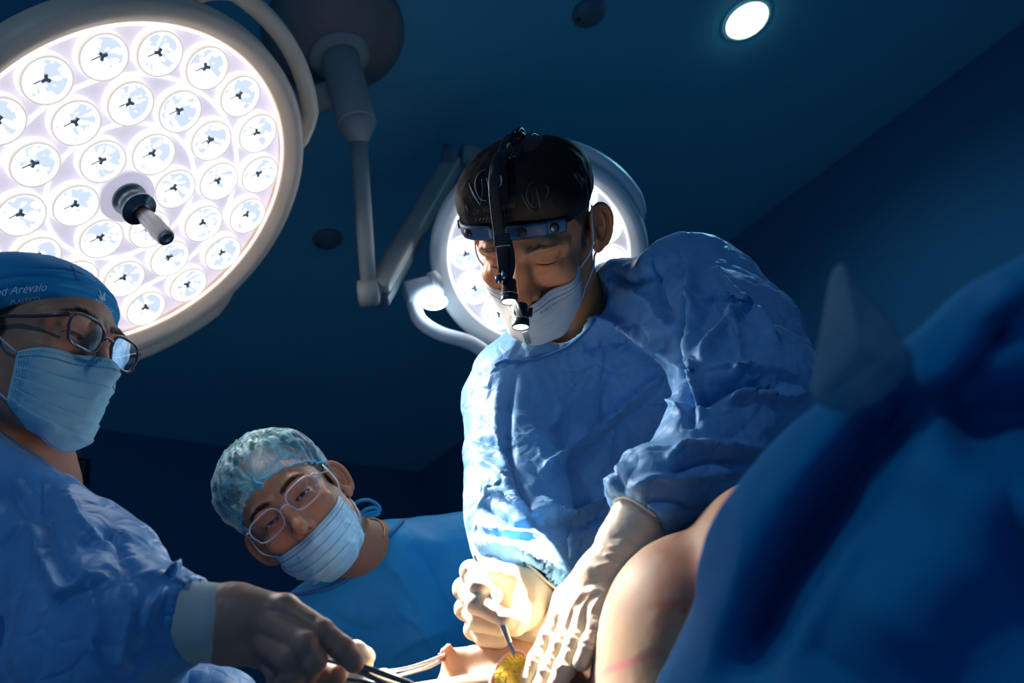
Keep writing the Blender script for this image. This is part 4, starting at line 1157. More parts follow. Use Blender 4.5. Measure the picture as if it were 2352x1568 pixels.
def barrel(px, py, d, r, L, nm):
    c = Wp(px, py, d); fr = frame(c, LDIR)
    pr = [(0, -L), (r*.80, -L), (r*.86, -L+.002), (r*.86, -L*.62), (r*.92, -L*.60), (r*.92, -L*.34), (r*.99, -L*.33), (r*1.0, -.002), (r*.97, 0), (r*.90, 0), (r*.88, -.002)]
    V, Fs = lathe(pr, 40, fr); o = mesh_obj('light_barrel', V, [f for f in Fs if len(f) == 4], M['black'], hl)
    V, Fs = lathe([(0, .0002), (r*.5, .0001), (r*.90, -.0010)], 32, fr); mesh_obj('lens', V, [f for f in Fs if len(f) == 4], M['headlight'], o)
    V, Fs = tube([fr @ Vector((r*.985*math.cos(a), r*.985*math.sin(a), -L*.335)) for a in [2*math.pi*i/40 for i in range(40)]], .00035, 6, True); mesh_obj('steel_ring', V, Fs, M['chrome'], o)
    l = bpy.data.lights.new('headlight_beam', 'SPOT'); l.energy = 300; l.color = (1, .90, .76); l.shadow_soft_size = r*.8
    l.spot_size = math.radians(29); l.spot_blend = 1.0
    lo = bpy.data.objects.new('headlight_beam', l); COL.objects.link(lo); lo.parent = hl; lo.matrix_parent_inverse = Matrix.Identity(4)
    lo.location = c+LDIR*.006-Vector(hl.location); tgt = (Wp(1075 if nm == 1 else 1165, 1510, .945)-c).normalized()
    lo.rotation_mode = 'QUATERNION'; lo.rotation_quaternion = (-tgt).to_track_quat('Z', 'Y')
barrel(1170, 694, 1.130, .0106, .029, 1); barrel(1196, 752, 1.120, .0106, .030, 2)
g = [tube([Wp(1187, 690, 1.123), Wp(1198, 724, 1.108)], [.0024, .0012], 6), tube([Wp(1177, 706, 1.12), Wp(1184, 724, 1.108)], [.0022, .001], 6), box_geo(frame(Wp(1210, 776, 1.120), Wd((0, 0, -1)), Wd((.35, 1, 0))), .016, .007, .0012, .0004)]
V, Fs = join_geo(g); mesh_obj('clip', V, Fs, M['chrome'], hl)
g = [tube([Wp(1184, 700, 1.135), Wp(1186, 722, 1.13)], .004, 8), tube([Wp(1218, 708, 1.135), Wp(1217, 726, 1.13)], .003, 8)]
V, Fs = join_geo(g); mesh_obj('bracket', V, Fs, M['black'], hl)

# scalpel
sc = thing('scalpel', Wp(1140, 1400, .97), 'thin steel scalpel gripped in brightly lit gloved fist, blade tip at the yellow incision', 'scalpel')
a, b = Wp(1089, 1264, .995), Wp(1170, 1476, .938); dv = (b-a).normalized()
side = dv.cross(Wd((0, 0, 1))).normalized()
V, Fs = tube([a, a+(b-a)*.06, a+(b-a)*.28, a+(b-a)*.34, a+(b-a)*.70, a+(b-a)*.78, b], [.0028, .0036, .0034, .0026, .0026, .0038, .0030], 12, flat=.45, up=Wd((0, 0, 1)))
mesh_obj('handle', V, Fs, M['chrome'], sc)
bt = Wp(1183, 1512, .930); w = side
V = [b+w*.0020, b-w*.0020, bt-w*.0004, (b+bt)*.5+w*.0028]; th = Wd((0, 0, 1))*.0004
V = V+[v+th for v in V]; mesh_obj('blade', V, [(0,1,2,3),(7,6,5,4),(0,4,5,1),(1,5,6,2),(2,6,7,3),(3,7,4,0)], M['chrome'], sc, smooth=False)
# ------------------------------------------------------------------ assistant between the two surgeons
MH2 = cam_frame((.077, -.19, -.979), (-.692, -.717, .085), (-.3576, .2756, 1.5302))
md = thing('person', Wp(900, 1568, 1.6), 'assistant in clear bouffant cap, clear glasses and pale mask, head tilted', 'person')
nb = to_local(MH2, K(862, 1275, 1.665))
pM = dict(open=.42, skin=(.46, .205, .115), neck=nb, neckr=.055, brow=.85, stubble=.35, look=(-.05, 1, .02), full=.003)
hM, bM = build_head(pM, MH2, md)
build_eyes(pM, MH2, md); brows(pM, bM, MH2, md)
mk2, sf2 = build_mask(bM, MH2, md, M['mask_pale'], M['mask_edge'], zt=-.056, zb=-.134, zs_t=-.036, zs_b=-.104, phi=72, seed=2, crinkle=.004, pleat=.004)
ear_loops(sf2, bM, MH2, md)
# clear-framed glasses
def specs(Mh, parent, bvh, m, yz=(.104, -.003), hw=.0255, hh=.0185, tilt=.10, r=.0014, name='glasses', wrap=.0, gap=.0085, flat=1.0, rise=0.0):
    top = Matrix.Translation((0, yz[0], yz[1])) @ Matrix.Rotation(-tilt, 4, 'X')
    o = None; rims = []
    for s in (-1, 1):
        cx = s*(gap+hw)
        def pt(a, k=1.0):
            ca, sa = math.cos(a), math.sin(a); e = .62
            x = math.copysign(abs(ca)**e, ca)*hw*k; z = math.copysign(abs(sa)**e, sa)*hh*k*(1-.10*(sa < 0)*1)
            if sa < 0: x *= .92
            xx = cx+x; return Mh @ (top @ Vector((xx, -wrap*(abs(xx)/.05)**2-.004*(abs(xx)/.06)**2, z)))
        P = [pt(2*math.pi*i/56) for i in range(56)]
        V, Fs = tube(P, r, 8, True); q = mesh_obj('frame', V, Fs, m, parent if o is None else o)
        if o is None: o = q
        V = [pt(0, 0)*1.0]+[pt(2*math.pi*i/56, .985) for i in range(56)]; Fs = [(0, 1+i, 1+(i+1) % 56) for i in range(56)]
        mesh_obj('lens', V, Fs, M['lens'], o)
        hinge = pt(0 if s > 0 else math.pi, 1.0); hp = pt(.45 if s > 0 else math.pi-.45, 1.02)
        V, Fs = tube([hp, hp+Mh.to_3x3() @ Vector((s*.004, -.002, .001)), Mh @ Vector((s*.070, .062, yz[1]+.012+rise)), Mh @ Vector((s*.079, .02, yz[1]+.012+rise)), Mh @ Vector((s*.082, -.012, .010+rise)), Mh @ Vector((s*.078, -.034, -.008))], [r*1.3, r*1.5, r*1.1, r*1.0, r, r*.8], 8)
        mesh_obj('temple', V, Fs, m, o)
        V, Fs = tube([Mh @ (top @ Vector((s*.0105, .001, -.004))), Mh @ (top @ Vector((s*.0085, -.005, -.010)))], .0016, 8); mesh_obj('nose_pad', V, Fs, m, o)
    b = smooth_path([Mh @ (top @ Vector((x, y, z))) for x, y, z in ((-gap, 0, .003), (-.004, .003, .006), (.004, .003, .006), (gap, 0, .003))], 5)
    V, Fs = tube(b, r*1.05, 8); mesh_obj('bridge', V, Fs, m, o)
    return o
g2 = thing('glasses', MH2 @ Vector((0, .10, 0)), 'clear framed rectangular glasses on the tilted face of the assistant', 'glasses')
specs(MH2, g2, bM, M['frame_clear'], yz=(.106, -.004), hw=.0275, hh=.0198, tilt=.10, r=.0014)
# bouffant cap: thin gathered film
def fabric_film(name, col, alpha):
    m = bpy.data.materials.new(name); m.use_nodes = True; nt = m.node_tree; b = nt.nodes['Principled BSDF']
    b.inputs['Base Color'].default_value = col; b.inputs['Roughness'].default_value = .45; b.inputs['Sheen Weight'].default_value = .5
    at = nt.nodes.new('ShaderNodeVertexColor'); at.layer_name = 'Col'; sp = nt.nodes.new('ShaderNodeSeparateColor'); nt.links.new(at.outputs[0], sp.inputs[0])
    nt.links.new(sp.outputs[0], b.inputs['Alpha']); return m
M['film'] = fabric_film('bouffant_film', (.24, .60, .68, 1), .4)
KN = np.array([.004, .098, .058])     # knot at the forehead
nth, nph = 260, 110; V = np.zeros((nph, nth, 3)); al = np.zeros((nph, nth))
for j in range(nph):
    t = j/(nph-1)                       # 0 rim, 1 crown
    for i in range(nth):
        a = 2*math.pi*i/nth; d = np.array([math.sin(a), math.cos(a), 0])
        zr = .020+.034*(max(0, math.cos(a)))**1.2-.045*max(0, -math.cos(a))
        Rr = np.array([.083*math.sin(a), .100*math.cos(a), 0])+np.array([0, -.012, 0])
        th = t*math.pi/2
        bul = 1+.17*math.sin(min(1, t*1.6)*math.pi)**.8
        p = np.array([Rr[0]*math.cos(th)**.75*bul, (Rr[1]+.012)*math.cos(th)**.75*bul-.012, zr*(1-math.sin(th))+(.146)*math.sin(th)**.9])
        V[j, i] = p
VV = V.reshape(-1, 3); nrm_ = VV-np.array([0, -.015, .04]); nrm_ /= np.linalg.norm(nrm_, axis=1)[:, None]
ang = np.tile(np.arange(nth)*2*math.pi/nth, nph); tt = np.repeat(np.linspace(0, 1, nph), nth)
w1 = fbm(np.stack([ang*14, tt*2.0, tt*0], 1), 2); w2 = ridge(np.stack([ang*5+tt*2, tt*3.5, tt*0+3], 1), 2); w3 = ridge(VV*28+11, 2)
rad = np.linalg.norm((VV-KN)*[1, 1, 1], axis=1); kang = np.arctan2(VV[:, 2]-KN[2], VV[:, 0]-KN[0])
gk = np.cos(kang*16+fbm(VV*30, 2)*6)*np.exp(-rad/.05)
rim = np.exp(-tt/.10)
disp = w1*.010*rim*2+w2*.010*(1-rim)+w3*.004*(1-rim)+gk*.003
VV = VV+nrm_*disp[:, None]
pull = np.exp(-(rad/.022)**2); VV = VV+(KN+[0, .006, 0]-VV)*(pull*.6)[:, None]
lines = np.clip(1-np.abs(ridge(VV*34+5, 2)-.16)/.035, 0, 1)*.30
crease = np.clip((w2-.12)*3.2, 0, .30)+np.clip((w3-.12)*2.0, 0, .22)
alp = np.clip(.02+crease*1.0+.22*np.abs(gk)*2+rim*.42*(.6+.8*np.cos(ang*90)*.4)+pull*.8+lines, .12, .97)
Fs = np.array([(j*nth+i, j*nth+(i+1) % nth, (j+1)*nth+(i+1) % nth, (j+1)*nth+i) for j in range(nph-1) for i in range(nth)])
Mi = np.array(MH2); Vw = VV @ Mi[:3, :3].T+Mi[:3, 3]
cm = mesh_obj('bouffant_cap', Vw, Fs, M['film'], md, col=np.stack([alp]*3, 1))
M['film_edge'] = mat('elastic_edge', (.08, .38, .56), .6, bump=[('wave', 300, .4, .001)])
V, Fs = tube([Vector(v) for v in Vw[:nth:2]], .0019, 8, True); mesh_obj('elastic_edge', V, Fs, M['film_edge'], cm)
V, Fs = tube(smooth_path([MH2 @ Vector(KN+q) for q in ([0, .002, .008], [.001, .006, .000], [-.004, .008, -.008], [.003, .006, -.010], [.004, .004, -.002])], 6), .0028, 8); mesh_obj('cap_knot', V, Fs, M['film_edge'], cm)

def gown_mid(P):
    S = K
    d = rc(P, S(905, 1430, 1.72), S(930, 1800, 1.74), .15, .17)
    d = smin(d, rc(P, S(770, 1500, 1.72), S(1080, 1330, 1.76), .105, .115), .07)
    d = smin(d, rc(P, S(1060, 1310, 1.76), S(1150, 1480, 1.74), .090, .085), .05)
    d = smin(d, rc(P, S(735, 1500, 1.66), S(690, 1700, 1.55), .075, .075), .05)
    d = smin(d, rc(P, S(870, 1310, 1.69), S(960, 1290, 1.74), .070, .078), .04)
    d = smin(d, rc(P, S(700, 1440, 1.60), S(900, 1290, 1.665), .060, .066), .05)
    ax_ = chain(P, [(S(760, 1165, 1.55), .060), (S(800, 1215, 1.575), .060), (S(820, 1236, 1.60), .053)])
    d = smax(d, -ax_, .006)
    d = smax(d, -ell(P, S(752, 1270, 1.545), (.062, .055, .055), np.array([[.80, .60, 0], [-.60, .80, 0], [0, 0, 1]]).T), .006)
    return d
V, Q, N = cam_mesh(gown_mid, (-.46, .20, 1.42), (.14, .66, 1.98), .0034)
V = crumple(V, N, .008, 6, .0022, 20, None, seed=21); V = facets(V, N, .0014, 14, None, 8); N = vnormals(V, Q)
V = creases(V, N, [([(880, 1290), (930, 1340), (1000, 1480)], .005, 10, 22), ([(940, 1250), (1000, 1310), (1060, 1440)], -.005, 14, 14), ([(905, 1400), (960, 1440), (1010, 1520)], .004, 6, 12),
                   ([(720, 1400), (850, 1450), (930, 1430)], -.004, 16, 16), ([(860, 1540), (940, 1480), (1040, 1440)], .004, 8, 14)])
gm = mesh_obj('gown', V, Q, M['gown2'], md); bGm = bvh_of(V, Q)
COLL2 = [(640, 1376), (668, 1366), (706, 1362), (768, 1346), (822, 1312), (862, 1272), (896, 1228), (924, 1198)]
V, Fs = cast_tube(bGm, COLL2, .0042, .0005, 8, 8); mesh_obj('collar_binding', V, Fs, M['gowntrim'], gm)
g = []
for L in ([(818, 1190), (812, 1168), (822, 1152), (846, 1148), (866, 1158), (872, 1172), (850, 1178), (824, 1186)], [(820, 1188), (840, 1170), (864, 1166), (869, 1180), (842, 1186), (822, 1192)]):
    g.append(tube(smooth_path([Wp(x, y, 1.60) for x, y in L], 6), .0030, 8, flat=.5, up=Wd((0, 0, 1))))
V, Fs = join_geo(g); mesh_obj('neck_tie', V, Fs, M['gown2'], gm)
g = []; P = smooth_path([(849, 1191, 0), (868, 1196, 0), (880, 1210, 0), (881, 1232, 0)], 10)
pts = [cast(bM_w, p.x, p.y, .0012) for p in P] if False else None
Vh = np.array([v.co[:] for v in hM.data.vertices]); Qh = [tuple(f.vertices) for f in hM.data.polygons]; bMw = BVHTree.FromPolygons([Vector(v) for v in Vh], Qh)
pts = [cast(bMw, p.x, p.y, .0012) for p in P]; pts = [p for p in pts if p]
if len(pts) > 2:
    nk = thing('necklace', pts[0], 'thin gold chain round the neck of the tilted assistant', 'necklace')
    for i, p in enumerate(pts[:-1]): g.append(tube([p, p+(pts[i+1]-p)*.9], .0013, 6))
    V, Fs = join_geo(g); M['gold'] = mat('gold', (.55, .36, .14), .3, 1.0); mesh_obj('chain', V, Fs, M['gold'], nk)

# ------------------------------------------------------------------ left surgeon
MH3 = cam_frame((.955, -.075, -.26), (.04, -.925, .38), (-.594, .009, 1.157))
lf = thing('person', Wp(60, 1500, 1.0), 'surgeon in embroidered blue cloth cap at the left edge, standing under the large lamp', 'person')
nb = to_local(MH3, K(60, 1120, 1.17))
pL = dict(cz=.075, open=.40, skin=(.42, .21, .13), neck=nb, neckr=.058, brow=.6, stubble=.15, look=(.1, 1, -.25), full=.005)
hL, bL = build_head(pL, MH3, lf)
build_eyes(pL, MH3, lf); brows(pL, bL, MH3, lf)
mk3, sf3 = build_mask(bL, MH3, lf, M['mask_blue'], M['mask_edge'], zt=-.024, zb=-.134, zs_t=-.034, zs_b=-.092, phi=56, seed=3, crinkle=.0034, pleat=.004)
ear_loops(sf3, bL, MH3, lf)
g3 = thing('glasses', MH3 @ Vector((0, .10, 0)), 'dark framed glasses on the surgeon with the blue cloth cap', 'glasses')
specs(MH3, g3, bL, M['frame_dark'], yz=(.107, -.004), hw=.0265, hh=.0200, tilt=.14, r=.0020)
def cap3(P):
    ze = .046+.30*(P[:, 1]-.09)-.30*np.clip(P[:, 1]+.10, -1, 0)
    d = sup(P, (0, -.020, .032), (.084, .108, .083), 2.3)
    d = smin(d, sup(P, (0, -.045, .052), (.085, .092, .060), 2.4), .02)
    u = P[:, 2]-ze
    d = d+.004*np.exp(-(u/.010)**2) - .0022*np.exp(-((u-.035)/.010)**2)*0
    fold = np.where((u > 0) & (u < .042), np.abs(np.sin(u/.042*math.pi*3+fbm(P*12, 2)*2.2)), .7)
    d = d-.0030*fold
    return smax(d, ze-P[:, 2], .002)
V, Q = sdf_mesh(cap3, (-.12, -.17, -.07), (.12, .12, .17), .0018); N = vnormals(V, Q)
V = crumple(V, N, .0050, 10, .0016, 30, None, seed=19); V = vsmooth(V, Q, 1, .5)
Mi = np.array(MH3); Vw = V @ Mi[:3, :3].T+Mi[:3, 3]
cp = mesh_obj('cap', Vw, Q, M['cap_blue'], lf); bC3 = bvh_of(Vw, Q)
def embroider(name, body, cx, cy, size, sx, sl, cv, m, shear=0, bold=0.0):
    g = text_geo(body, size, shear, bold)
    def f(x, y):
        return cast(bC3, cx+x*sx, cy-sl*x-cv*x*x-y, .0009) or Vector((0, 0, -9))
    V, Fs = put_on(g, f)
    bad = {i for i, v in enumerate(V) if v.z < -5}; Fs = [q for q in Fs if not any(i in bad for i in q)]
    if not Fs: return
    V = [v if v.z > -5 else Vector(c2w(K(50, 680, 1.1))) for v in V]
    mesh_obj(name, V, Fs, m, cp, smooth=False)
embroider('embroidered_name', 'ed Arévalo', 48, 674, 27, .98, .12, -.0002, M['thread'], .35, .0)
embroider('embroidered_title', 'PLÁSTICO', 58, 694, 14, 1.05, .13, 0, M['thread'], 0, .0)
embroider('embroidered_logo', 'ARÉVALO', 238, 704, 10, .92, -.62, 0, M['thread_pink'], 0, .1)
def str3(lists, m, name):
    g = []
    for pts, r in lists:
        P = [cast(bC3, p.x, p.y, .0008) for p in smooth_path([(a, b, 0) for a, b in pts], 6)]; P = [p for p in P if p]
        if len(P) > 1: g.append(tube(P, [r*math.sin(math.pi*(i+.6)/(len(P)+.2))*.0005+.0001 for i in range(len(P))], 6))
    if g: V, Fs = join_geo(g); mesh_obj(name, V, Fs, m, cp)
str3([([(240, 690), (237, 680), (240, 672)], 3), ([(238, 689), (232, 680), (226, 665)], 2.2), ([(236, 690), (229, 683), (223, 676)], 1.6), ([(236, 691), (230, 688), (226, 684)], 1.2)], M['thread'], 'embroidered_bird')
str3([([(158, 594), (166, 612), (172, 628), (174, 642)], 1.5)], M['gowntrim'], 'seam')

def gown_left(P):
    S = K
    d = rc(P, S(10, 1290, 1.16), S(60, 1700, 1.08), .115, .15)
    d = smin(d, rc(P, S(-140, 1110, 1.22), S(45, 1290, 1.10), .092, .080), .05)
    d = smin(d, rc(P, S(100, 1250, 1.09), S(205, 1335, 1.00), .062, .074), .05)
    d = smin(d, rc(P, S(-130, 1100, 1.06), S(60, 1195, 1.08), .078, .058), .03)
    a = chain(P, [(S(95, 1265, 1.07), .070), (S(225, 1385, .96), .076), (S(250, 1480, .90), .078)])
    a = smin(a, chain(P, [(S(250, 1470, .90), .078), (S(335, 1425, .885), .052), (S(412, 1420, .88), .037)]), .03)
    d = smin(d, a, .03)
    d = smin(d, rc(P, S(280, 1640, 1.00), S(470, 1672, .98), .075, .060), .03)
    d = smax(d, -chain(P, [(S(20, 900, 1.17), .075), (S(40, 1040, 1.165), .074), (S(66, 1100, 1.17), .062)]), .008)
    d = smax(d, -chain(P, [(S(400, 1422, .882), .028), (S(450, 1420, .876), .034)]), .003)
    return d
V, Q, N = cam_mesh(gown_left, (-.80, .06, .74), (-.22, .62, 1.44), .0030)
ax = frame_rows(Wd((.6, .7, -.3)), .5)
V = crumple(V, N, .018, 7, .006, 20, ax, seed=31); V = facets(V, N, .0060, 13, ax, 11); V = facets(V, N, .0018, 36, None, 12); N = vnormals(V, Q)
V = creases(V, N, [([(0, 1250), (80, 1215), (110, 1290), (150, 1370), (215, 1340), (260, 1330)], .018, 16, 12), ([(100, 1100), (105, 1200), (130, 1290), (190, 1350)], -.012, 10, 14),
    ([(150, 1120), (200, 1210), (270, 1250)], .008, 14, 9), ([(180, 1250), (260, 1230), (290, 1290), (300, 1340)], -.012, 16, 12), ([(300, 1340), (302, 1420), (280, 1540)], .012, 9, 9),
    ([(210, 1330), (225, 1420), (215, 1500)], .010, 9, 9), ([(380, 1345), (345, 1400), (325, 1470)], .008, 7, 9), ([(0, 1430), (60, 1370), (90, 1340)], .010, 12, 16), ([(380, 1310), (300, 1325), (240, 1290)], .006, 8, 8),
    ([(20, 1100), (60, 1180), (110, 1230)], -.008, 12, 16)])
V = vsmooth(V, Q, 1, .4)
gL = mesh_obj('gown', V, Q, M['gown3'], lf)
# peak of loose cloth over the wrist
P = [Wp(*q) for q in ((372, 1320, .87), (392, 1296, .86), (406, 1289, .855), (408, 1306, .855), (402, 1326, .86), (384, 1344, .865))]
cen = Wp(380, 1330, .875); V = P+[cen]+[p+Wd((0, 0, .012)) for p in P]; n = len(P)
Fs = [(i, (i+1) % n, n) for i in range(n)]+[(i, (i+1) % n, n+1+(i+1) % n, n+1+i) for i in range(n)]
mesh_obj('loose_fold', V, Fs, M['gown3'], gL)
# knit cuff and grey glove
cA, cB = K(412, 1424, .880), K(500, 1430, .872)
V, Fs = [], []
def cuffr(P):
    d = rc(P, K(405, 1424, .882), K(492, 1430, .872), .0375, .0350)
    return smax(d, -rc(P, K(400, 1424, .882), K(520, 1430, .872), .030, .030), .002)
V, Q, N = cam_mesh(cuffr, K(405, 1424, .882)-.06, K(520, 1430, .872)+.06, .0018); V = crumple(V, N, .004, 16, .001, 60, frame_rows(Wd((0, 1, 0)), .3), seed=8)
mesh_obj('cuff', V, Q, M['cuff'], lf)
fH = [F_((655, 1402, .862, .0145), (738, 1452, .842, .0118), (786, 1490, .838, .0108), (812, 1520, .836, .0095)),
      F_((636, 1438, .852, .0140), (700, 1482, .826, .0122), (722, 1516, .824, .0112), (708, 1544, .834, .0100)),
      F_((612, 1470, .856, .0132), (662, 1510, .826, .0120), (674, 1546, .826, .0110), (656, 1570, .838, .0098)),
      F_((598, 1490, .870, .0125), (640, 1540, .850, .0112), (640, 1575, .850, .0100), (620, 1595, .860, .0090)),
      F_((560, 1440, .900, .0170), (640, 1500, .905, .0140), (715, 1540, .890, .0120), (775, 1548, .870, .0100))]
pH = pal(((470, 1428, .876, .036), (545, 1432, .874, .035)), ((545, 1425, .874, .034), (650, 1405, .866, .0165)), ((545, 1430, .874, .034), (638, 1436, .864, .0165)),
         ((545, 1440, .876, .034), (618, 1468, .868, .0165)), ((545, 1450, .878, .032), (596, 1496, .874, .0150)), ((560, 1440, .880, .030), (560, 1445, .895, .020)))
fn = hand_sdf(pH, fH, .008, .0009); lo, hi = bounds(fH+[list(p) for p in pH]); V, Q, N = cam_mesh(fn, lo, hi, .0015)
V = crumple(V, N, .0012, 24, .0005, 80, frame_rows(Wd((1, .1, 0)), 1.6), seed=14)
mesh_obj('glove', V, Q, M['glove_grey'], lf)
# second assistant hand: the tilted assistant's gloved fingers on the clamp
fA = [F_((715, 1560, .965, .0145), (770, 1512, .955, .0125), (815, 1498, .950, .0118), (838, 1508, .948, .0105)),
      F_((740, 1590, .960, .0135), (775, 1548, .950, .0118), (808, 1544, .945, .0108), (830, 1548, .942, .0095)),
      F_((800, 1620, .945, .0130), (845, 1572, .938, .0115), (880, 1562, .935, .0105), (905, 1570, .932, .0095)),
      F_((830, 1640, .945, .0120), (875, 1600, .938, .0105), (905, 1592, .935, .0100), (925, 1600, .932, .0090))]
pA = pal(((690, 1640, .985, .034), (730, 1590, .970, .026)), ((730, 1590, .97, .026), (715, 1560, .965, .017)), ((735, 1600, .965, .026), (800, 1620, .950, .018)), ((735, 1610, .965, .026), (830, 1640, .945, .017)))
fn = hand_sdf(pA, fA); lo, hi = bounds(fA+[list(p) for p in pA]); V, Q, N = cam_mesh(fn, lo, hi, .0015)
V = crumple(V, N, .0010, 30, .0005, 90, None, seed=15); mesh_obj('glove', V, Q, M['glove'], md)
# ------------------------------------------------------------------ patient, instruments, drape
pt = thing('person', Wp(1450, 1568, .95), 'bare skinned patient lying under the gloved hands with a yellow open incision', 'person')
def patient(P):
    S = K
    R1 = Matrix.Rotation(math.radians(28), 3, 'Z')
    d = smin(sph(P, S(1620, 1460, .895), .100), ell(P, S(1650, 1660, .90), (.128, .14, .14), None), .03)
    d = smin(d, ell(P, S(1775, 1325, .875), (.084, .098, .11), np.array(Matrix.Rotation(math.radians(30), 3, 'Z'))), .010)
    e = ell(P, S(1190, 1720, 1.00), (.092, .1150, .110), None)
    e = smin(e, rc(P, S(950, 1610, .925), S(1130, 1590, .935), .0165, .020), .01)
    e = smin(e, rc(P, S(1078, 1590, .985), S(1190, 1562, 1.0), .036, .042), .02)
    e = smin(e, rc(P, S(1260, 1560, 1.02), S(1400, 1500, 1.05), .05, .07), .04)
    d = smin(d, e, .022)
    # lifted skin edge at the clamp
    d = smin(d, rc(P, S(1040, 1520, .985), S(1110, 1505, .985), .010, .012), .014)
    d = smin(d, rc(P, S(1022, 1500, .985), S(1060, 1508, .985), .0055, .008), .006)
    d = smin(d, sph(P, S(1030, 1487, .983), .0042), .002); d = smin(d, sph(P, S(1020, 1496, .982), .0040), .002)
    # open wound
    w = ell(P, S(1168, 1545, .905), (.0150, .026, .030), np.array(Matrix.Rotation(math.radians(32), 3, 'Z')))
    d = smax(d, -w, .003)
    return d
V, Q, N = cam_mesh(patient, (-.20, .06, .60), (.50, .58, 1.25), .0028)
V = crumple(V, N, .0015, 9, .0004, 40, None, seed=41)
px, py, dz = project(V)
base = np.ones((len(V), 3))*np.array([.41, .26, .17])
sw = fbm(V*[16, 16, 16]+[3, 1, 2], 3); sw2 = fbm(V*30+7, 2)
vein = np.clip(1-np.abs(sw)/.05, 0, 1)*np.clip((px-1480)/60, 0, 1)
blot = np.clip((sw2-.02)*6, 0, 1)*np.clip((px-1450)/60, 0, 1)
base = base*(1-vein[:, None]*np.array([.12, .42, .42]))*(1-blot[:, None]*np.array([.0, .14, .12]))
def blob(cx, cy, rx, ry, c, k, ang=0):
    global base
    a = math.radians(ang); dx = px-cx; dy = py-cy; u = (dx*math.cos(a)+dy*math.sin(a))/rx; v = (-dx*math.sin(a)+dy*math.cos(a))/ry
    m = np.clip(1.3-np.sqrt(u*u+v*v)+sw2*.8, 0, 1)*k; base = base*(1-m[:, None])+np.array(c)[None]*m[:, None]
blob(1555, 1385, 62, 12, (.36, .09, .06), .8, -8); blob(1525, 1392, 20, 14, (.42, .13, .10), .5); blob(1600, 1330, 45, 70, (.42, .15, .11), .6, 20); blob(1590, 1400, 30, 22, (.40, .12, .10), .4)
blob(1571, 1402, 6, 8, (.25, .07, .01), .95); blob(1374, 1508, 4, 6, (.22, .08, .08), .8); blob(1450, 1520, 90, 7, (.50, .10, .16), .5, -18); blob(1400, 1540, 80, 10, (.50, .12, .18), .35, -22)
blob(1690, 1140, 40, 22, (.42, .16, .12), .5, -30); blob(1555, 1232, 14, 4, (.30, .08, .16), .6, -35); blob(1490, 1475, 16, 9, (.42, .28, .22), .4)
blob(1016, 1506, 9, 7, (.45, .03, .01), .9); blob(1025, 1490, 20, 14, (.62, .22, .14), .5)
wc = blob
# inside of the wound: pale pink
wm = np.clip(1.25-np.sqrt(((px-1168)/46)**2+((py-1552)/64)**2), 0, 1)
base = base*(1-wm[:, None]*.5)+np.array([.80, .50, .46])[None]*wm[:, None]*.5
body = mesh_obj('body', V, Q, M['skin_patient'], pt, col=np.clip(base, 0, 1)); bP = bvh_of(V, Q)
M['fat'] = mat('fat_tissue', (.95, .60, .05), .25, sss=.3, sssr=(1, .6, .1), ssss=.003, bump=[('noise', 300, .3, .001)], spec=.6, var=(160, .25))
M['blood'] = mat('blood', (.20, .008, .004), .18, spec=.6)
g = []; rnd = random.Random(5)
def blobgeo(c, r, n=10):
    bm = bmesh.new(); bmesh.ops.create_icosphere(bm, subdivisions=2, radius=1)
    V = [Vector(c)+Vector((v.co.x*r*rnd.uniform(.85, 1.1), v.co.y*r*rnd.uniform(.85, 1.1), v.co.z*r)) for v in bm.verts]; Fs = [tuple(v.index for v in f.verts) for f in bm.faces]; bm.free(); return V, Fs
for k in range(420):
    a = rnd.uniform(0, 6.28); q = rnd.random()**.5; x = 1168+math.cos(a)*q*31; y = 1550+math.sin(a)*q*48; x = x-(y-1550)*.35
    p = cast(bP, x, y, .0)
    if p: g.append(blobgeo(p, rnd.uniform(.0012, .0029)))
V, Fs = join_geo(g); inc = mesh_obj('fat_tissue', V, Fs, M['fat'], pt)
M['wound'] = mat('wound_edge', (.72, .42, .38), .35, sss=.3, ssss=.004)
ring = []
for i in range(40):
    a = 2*math.pi*i/40; x = 1168+math.cos(a)*37; y = 1552+math.sin(a)*56; x -= (y-1552)*.35; p = cast(bP, x, y, .0006)
    if p: ring.append(p)
V, Fs = tube(ring, .0018, 8, True); mesh_obj('wound_edge', V, Fs, M['wound'], pt)
g = []
for (x, y, r) in ((1016, 1508, .0030), (1020, 1512, .0026), (1012, 1503, .0022)):
    p = cast(bP, x, y, .001)
    if p: g.append(blobgeo(p, r))
if g: V, Fs = join_geo(g); mesh_obj('blood_drop', V, Fs, M['blood'], pt)

# clamp holding the skin edge: two long steel blades and ring handles
M['steel_mid'] = mat('forceps_steel', (.34, .33, .33), .30, 1.0)
cl = thing('clamp', Wp(930, 1530, .96), 'shiny steel tissue clamp with ring handle pulling the lit skin edge', 'clamp')
def taper(name, P, R, par, m, flat=.5): V, Fs = tube(smooth_path([Wp(*p) for p in P], 6), R, 10, flat=flat, up=Wd((0, 0, 1))); return mesh_obj(name, V, Fs, m, par)
taper('jaw', [(1024, 1503, .978), (980, 1521, .968), (930, 1536, .960), (884, 1542, .955)], .0023, cl, M['steel_mid'])
taper('jaw', [(1022, 1512, .980), (985, 1531, .972), (940, 1545, .964), (900, 1556, .957)], .0020, cl, M['steel_mid'])
taper('shank', [(905, 1546, .958), (870, 1548, .952), (852, 1540, .948)], .0022, cl, M['chrome'], 1)
P = [Wp(838+16*math.cos(a), 1524+13*math.sin(a), .945) for a in [2*math.pi*i/32 for i in range(32)]]
V, Fs = tube(P, .0017, 8, True); mesh_obj('ring_handle', V, Fs, M['chrome'], cl)
